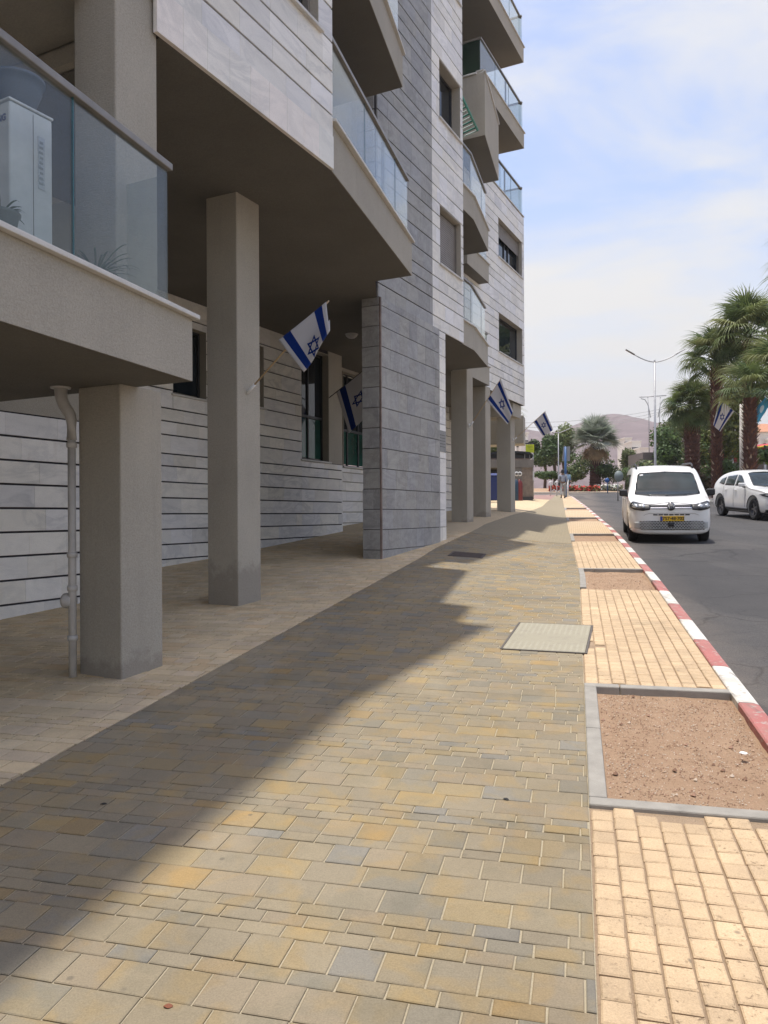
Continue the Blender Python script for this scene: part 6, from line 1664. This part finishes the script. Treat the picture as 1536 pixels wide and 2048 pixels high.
        bmesh.ops.triangulate(bm, faces=[f for f in bm.faces if len(f.verts) > 4])
        me = bpy.data.meshes.new(name); bm.to_mesh(me); bm.free(); me.materials.append(mat)
        for p in me.polygons: p.use_smooth = True
        o = bpy.data.objects.new(name, me); C.objects.link(o); o.parent = parent or s.e
        so = o.modifiers.new('s', 'SOLIDIFY'); so.thickness = th; so.offset = 0
        if lab: o['label'] = lab
        return o
    def line(s, name, pts, plane, mat, w=.008, side=1, off=.003):
        for a, b in zip(pts, pts[1:]):
            d = V((b[0]-a[0], b[1]-a[1])).normalized(); n_ = V((-d.y, d.x))*w/2
            s.decal(name, [(a[0]-n_.x, a[1]-n_.y), (b[0]-n_.x, b[1]-n_.y), (b[0]+n_.x, b[1]+n_.y), (a[0]+n_.x, a[1]+n_.y)], plane, mat, off, .003, .08, side=side)
def mir(p): return [(-a, b) for a, b in p][::-1]

# ---- white van
HB = R(180) - R(14.5)      # nose points back at us along the street
def place(frontc, Yf): return frontc
vx, vy = at(1342, 0, 17.75).x, 17.75
vz = road_z(vx+.25, vy+1.0)
sl = math.atan(.0518)
st_v = [(0.0, .30, .80, .50), (.02, .25, .84, .66), (.07, .21, .89, .77), (.16, .20, .95, .845), (.34, .20, 1.00, .895), (.60, .20, 1.055, .918), (.85, .20, 1.10, .925), (1.0, .20, 1.16, .927), (1.12, .20, 1.27, .927), (1.42, .20, 1.55, .927), (1.66, .20, 1.74, .927), (1.86, .20, 1.795, .927), (2.4, .20, 1.825, .927), (3.2, .20, 1.825, .927), (4.1, .20, 1.80, .925), (4.38, .22, 1.76, .905), (4.47, .30, 1.60, .86), (4.50, .36, 1.35, .80)]
van = Car('white_van', 'white passenger van with yellow number plate driving down beside the kerb', st_v, lambda x: 1.02+.06*min(1, x/2), .20, [(.88, .80), (.88, -.80), (3.63, .80), (3.63, -.80)], .325, (0, 0, 0), 0, .927)
van.e.location = (vx, vy, vz)
# car axes: x back along the street, z up
ex = V((SB, CB, .0518)).normalized(); ez = V((0, 0, 1)); ey = ez.cross(ex).normalized(); ez = ex.cross(ey)
def orient(car, loc, ang=14.5):
    ex = V((math.sin(R(ang)), math.cos(R(ang)), .0518)).normalized(); ey = V((0, 0, 1)).cross(ex).normalized(); ez = ex.cross(ey)
    car.e.matrix_world = Matrix(((ex.x, ey.x, ez.x, loc[0]), (ex.y, ey.y, ez.y, loc[1]), (ex.z, ey.z, ez.z, loc[2]), (0, 0, 0, 1)))
orient(van, (vx, vy, zbase(st(vx, vy)[0])-.125), 15.0)
# +y is then the left of the picture: the kerb side
ws = [(-.735, 1.13), (-.42, 1.095), (0, 1.085), (.42, 1.095), (.735, 1.13), (.70, 1.35), (.645, 1.585), (.60, 1.625), (0, 1.655), (-.60, 1.625), (-.645, 1.585), (-.70, 1.35)]
van.decal('windscreen', ws, 'front', M['carglass'], .004, .006)
van.line('windscreen_seal', ws + [ws[0]], 'front', M['trim'], .022, off=.007)
sg = [(.60, 1.56), (.52, 1.565), (.52, 1.60), (.60, 1.595)]; van.decal('sticker', sg, 'front', plain('white_sticker', (.7, .7, .7), .5), .010, .002)
hl_ = [(.46, .785), (.62, .765), (.80, .79), (.885, .83), (.875, .90), (.845, .955), (.80, .965), (.60, .915), (.45, .885)]
for p in (hl_, mir(hl_)):
    h_ = van.decal('headlight', p, 'front', M['trim'], .008, .012, .04)
    cx = sum(a for a, _ in p)/len(p); q_ = [((a-cx)*.62+cx*1.03, (b-.865)*.55+.865) for a, b in p]
    van.decal('lens', q_, 'front', M['lens'], .018, .008, .04, h_)
    for dx in (-.09, .07):
        c_ = [(cx+dx+.045*math.cos(t), .865+.035*math.sin(t)) for t in [k*math.pi/5 for k in range(10)]]; van.decal('reflector', c_, 'front', M['lenswhite'], .025, .006, .05, h_)
van.line('bonnet_gap', [(-.82, .925), (-.45, .905), (0, .955), (.45, .905), (.82, .925)], 'front', M['metal_grey'], .007)
van.decal('grille_bar', [(-.46, .845), (.46, .845), (.47, .895), (-.47, .895)], 'front', M['trim'], .006, .010)
van.decal('chrome_strip', [(-.45, .805), (.45, .805), (.46, .842), (-.46, .842)], 'front', M['chrome'], .008, .010)
van.decal('badge_disc', [(.088*math.cos(k*math.pi/12), .855+.088*math.sin(k*math.pi/12)) for k in range(24)], 'front', M['trim'], .016, .010, .05)
r0 = van.bvh.ray_cast(V((-2, 0, .855)), V((1, 0, 0)))[0].x - .026
m = MB(); m.tube([(r0, .078*math.cos(k*math.pi/16), .855+.078*math.sin(k*math.pi/16)) for k in range(33)], .0075, 6); bdg = m.build('emblem', M['chrome'], van.e, local=True)
for pts in ([(-.030, .918), (0, .862), (.030, .918)], [(-.062, .895), (-.030, .795), (0, .853), (.030, .795), (.062, .895)]):
    m = MB(); m.tube([(r0, a, b) for a, b in pts], .0075, 6); m.build('emblem_stroke', M['chrome'], bdg, local=True)
for k in range(7):
    y0 = -.40+.116*k; van.decal('intake_slot', [(y0, .660), (y0+.095, .660), (y0+.095, .688), (y0, .688)], 'front', M['trim'], .005, .006)
van.line('bumper_crease', [(-.60, .66), (-.50, .700), (0, .712), (.50, .700), (.60, .66)], 'front', M['metal_grey'], .006)
van.decal('lower_grille', [(-.80, .36), (-.60, .315), (.60, .315), (.80, .36), (.80, .50), (.55, .535), (-.55, .535), (-.80, .50)], 'front', plain('pale_grille', (0.40, 0.41, 0.40), .5), .004, .006)
for j in range(6):
    zz_ = .335+.036*j
    for k in range(22):
        y0 = -.70+.0635*k+(.031 if j % 2 else 0)
        if abs(y0) > .72: continue
        dk = abs(y0) < .42
        c_ = [(y0-.026, zz_), (y0-.012, zz_+.012), (y0+.012, zz_+.012), (y0+.026, zz_), (y0+.012, zz_-.012), (y0-.012, zz_-.012)]
        van.decal('grille_hole', c_, 'front', M['trim'] if dk else M['metal_grey'], .009, .003, .2)
van.decal('radar_square', [(-.065, .395), (.065, .395), (.065, .495), (-.065, .495)], 'front', M['trim'], .016, .02)
xp = van.bvh.ray_cast(V((-2, 0, .60)), V((1, 0, 0)))[0].x - .03
m = MB(); m.box((xp, -.02, .585), (.012, .52, .115)); pl_ = m.build('number_plate', plain('yellow_plate', (0.66, 0.40, 0.01), .45), van.e, local=True); bevel(pl_, .003)
m = MB(); m.box((xp-.007, .215, .585), (.004, .05, .105)); m.build('blue_band', plain('plate_blue', (0.02, 0.06, 0.30), .4), pl_, local=True)
t_ = text_obj('757\u00b748\u00b7702', .105, M['black'], 'digits', None, Matrix(((0, 0, -1, xp-.008), (-1, 0, 0, -.045), (0, 1, 0, .585), (0, 0, 0, 1))), .0015, bold=.002); t_.parent = pl_
# side windows, door lines, mirrors, rails (both sides)
for sg_ in (1, -1):
    van.decal('front_side_window', [(1.20, 1.11), (2.02, 1.115), (2.02, 1.60), (1.72, 1.60), (1.36, 1.34)], 'side', M['carglass'], .004, .006, .08, side=sg_)
    van.decal('middle_side_window', [(2.12, 1.115), (3.10, 1.12), (3.10, 1.59), (2.12, 1.60)], 'side', M['carglass'], .004, .006, .08, side=sg_)
    van.decal('rear_side_window', [(3.20, 1.12), (4.12, 1.14), (4.08, 1.56), (3.20, 1.59)], 'side', M['carglass'], .004, .006, .08, side=sg_)
    van.line('door_gap', [(1.14, .32), (1.10, .75), (1.16, 1.06)], 'side', M['trim'], .010, sg_); van.line('door_gap', [(2.07, .30), (2.07, 1.08)], 'side', M['trim'], .010, sg_); van.line('door_gap', [(3.14, .30), (3.15, 1.08)], 'side', M['trim'], .010, sg_)
    for hx in (1.86, 2.86):
        m = MB(); m.box((hx, sg_*.945, .98), (.17, .03, .03)); bevel(m.build('door_handle', M['paint'], van.e, local=True), .008)
    m = MB(); Mm = Matrix.Translation((1.13, sg_*1.005, 1.16)); m.box((0, 0, 0), (.12, .19, .16), M=Mm); bevel(m.build('mirror', M['trim'], van.e, local=True), .035, 4)
    m = MB(); m.tube([(1.20, sg_*.84, 1.08), (1.15, sg_*.97, 1.12)], .045, 8); m.build('mirror_arm', M['trim'], van.e, local=True)
    m = MB(); m.tube([(1.75, sg_*.66, 1.76), (1.92, sg_*.67, 1.835), (2.2, sg_*.675, 1.865), (3.9, sg_*.665, 1.86), (4.1, sg_*.65, 1.80)], .022, 8); m.build('roof_rail', M['trim'], van.e, local=True)
    van.decal('bumper_corner', [(.30, .24), (.52, .24), (.52, .30), (.30, .36)], 'side', M['trim'], .003, .005, .1, side=sg_)
m = MB(); m.tube([(1.02, -.62, 1.135), (1.06, -.15, 1.175)], .012, 5); m.tube([(1.02, .10, 1.13), (1.05, .6, 1.155)], .012, 5); m.build('wipers', M['trim'], van.e, local=True)

# ---- white SUV, cut by the picture edge
st_s = [(0.0, .36, .78, .52), (.03, .28, .86, .68), (.10, .24, .93, .80), (.24, .22, .99, .87), (.50, .22, 1.04, .905), (.9, .22, 1.075, .915), (1.25, .22, 1.10, .92), (1.42, .22, 1.18, .92), (1.8, .22, 1.44, .92), (2.15, .22, 1.60, .92), (2.5, .22, 1.665, .92), (3.0, .22, 1.67, .92), (3.6, .22, 1.61, .92), (4.05, .22, 1.50, .915), (4.30, .25, 1.30, .89), (4.48, .32, 1.05, .84), (4.55, .40, .92, .76)]
suv = Car('white_suv', 'white sport utility car with black wheel trims cut by the right edge', st_s, lambda x: 1.03+.05*min(1, x/3), .34, [(.92, .80), (.92, -.80), (3.62, .80), (3.62, -.80)], .355, (0, 0, 0), 0, .92)
cx_, cy_ = 13.12, 24.6
orient(suv, (cx_, cy_, zbase(st(cx_, cy_)[0])-.125), 2.0)
ws = [(-.70, 1.14), (-.4, 1.10), (0, 1.09), (.4, 1.10), (.70, 1.14), (.655, 1.34), (.575, 1.54), (.40, 1.575), (0, 1.59), (-.40, 1.575), (-.575, 1.54), (-.655, 1.34)]
suv.decal('windscreen', ws, 'front', M['carglass'], .004, .006); suv.line('windscreen_seal', ws+[ws[0]], 'front', M['trim'], .02, off=.007)
hl_ = [(.52, .80), (.74, .76), (.86, .80), (.885, .86), (.80, .90), (.52, .855)]
for p in (hl_, mir(hl_)):
    h_ = suv.decal('headlight', p, 'front', M['trim'], .008, .012, .04); cx = sum(a for a, _ in p)/len(p)
    suv.decal('lens', [((a-cx)*.6+cx, (b-.83)*.5+.83) for a, b in p], 'front', M['lenswhite'], .018, .008, .05, h_)
suv.decal('grille', [(-.50, .86), (-.42, .60), (-.25, .50), (.25, .50), (.42, .60), (.50, .86)], 'front', M['trim'], .006, .012)
suv.line('grille_wing', [(-.52, .86), (-.44, .60), (-.25, .49), (.25, .49), (.44, .60), (.52, .86)], 'front', M['chrome'], .022, off=.014)
suv.decal('lower_intake', [(-.78, .40), (.78, .40), (.72, .46), (-.72, .46)], 'front', M['trim'], .006, .01); suv.decal('chin', [(-.80, .27), (.80, .27), (.82, .37), (-.82, .37)], 'front', M['trim'], .008, .02)
for a in (1, -1): suv.line('fog_strip', [(a*.52, .50), (a*.80, .53)], 'front', M['chrome'], .02, off=.008)
for sg_ in (1, -1):
    suv.decal('front_side_window', [(1.62, 1.13), (2.42, 1.12), (2.42, 1.50), (2.18, 1.47), (1.9, 1.33)], 'side', M['carglass'], .004, .006, .08, side=sg_)
    suv.decal('rear_side_window', [(2.50, 1.12), (3.30, 1.13), (3.26, 1.44), (2.50, 1.50)], 'side', M['carglass'], .004, .006, .08, side=sg_)
    suv.decal('quarter_window', [(3.38, 1.14), (3.86, 1.20), (3.70, 1.36), (3.36, 1.42)], 'side', M['carglass'], .004, .006, .08, side=sg_)
    for ln in ([(1.52, .40), (1.48, .80), (1.58, 1.09)], [(2.46, .38), (2.46, 1.08)], [(3.20, .60), (3.36, .85), (3.36, 1.10)]): suv.line('door_gap', ln, 'side', M['trim'], .010, sg_)
    suv.decal('side_sill', [(1.35, .22), (3.2, .22), (3.2, .36), (1.35, .36)], 'side', M['trim'], .006, .012, .1, side=sg_)
    for wx in (.92, 3.62):
        arc = [(wx+.455*math.cos(t), .375+.455*math.sin(t)) for t in [math.pi*(k/14)*1.1-.15 for k in range(15)]]; inn = [(wx+.415*math.cos(t), .375+.415*math.sin(t)) for t in [math.pi*(k/14)*1.1-.15 for k in range(15)]]
        for k in range(14): suv.decal('arch_trim', [inn[k], arc[k], arc[k+1], inn[k+1]], 'side', M['trim'], .006, .012, .2, side=sg_)
    for hx in (2.28, 3.12):
        m = MB(); m.box((hx, sg_*.93, .97), (.18, .03, .03)); bevel(m.build('door_handle', M['paint'], suv.e, local=True), .008)
    m = MB(); m.box((1.55, sg_*1.02, 1.16), (.14, .20, .13)); bevel(m.build('mirror', M['paint'], suv.e, local=True), .04, 4)
    m = MB(); m.tube([(1.60, sg_*.88, 1.08), (1.57, sg_*.98, 1.10)], .03, 8); m.build('mirror_arm', M['trim'], suv.e, local=True)
# ================================================================== HAZE
def haze(density):
    m = bpy.data.materials.new('desert_haze'); m.use_nodes = True; t = m.node_tree; t.nodes.clear()
    o = t.nodes.new('ShaderNodeOutputMaterial'); v = t.nodes.new('ShaderNodeVolumePrincipled')
    v.inputs['Color'].default_value = (0.93, 0.90, 0.92, 1); v.inputs['Density'].default_value = density; v.inputs['Anisotropy'].default_value = 0.3
    t.links.new(v.outputs[0], o.inputs['Volume'])
    b = MB(); b.box((0, 800, 105), (3600, 2300, 250)); ob = b.build('haze', m); ob['kind'] = 'stuff'; return ob
haze(0.00035)
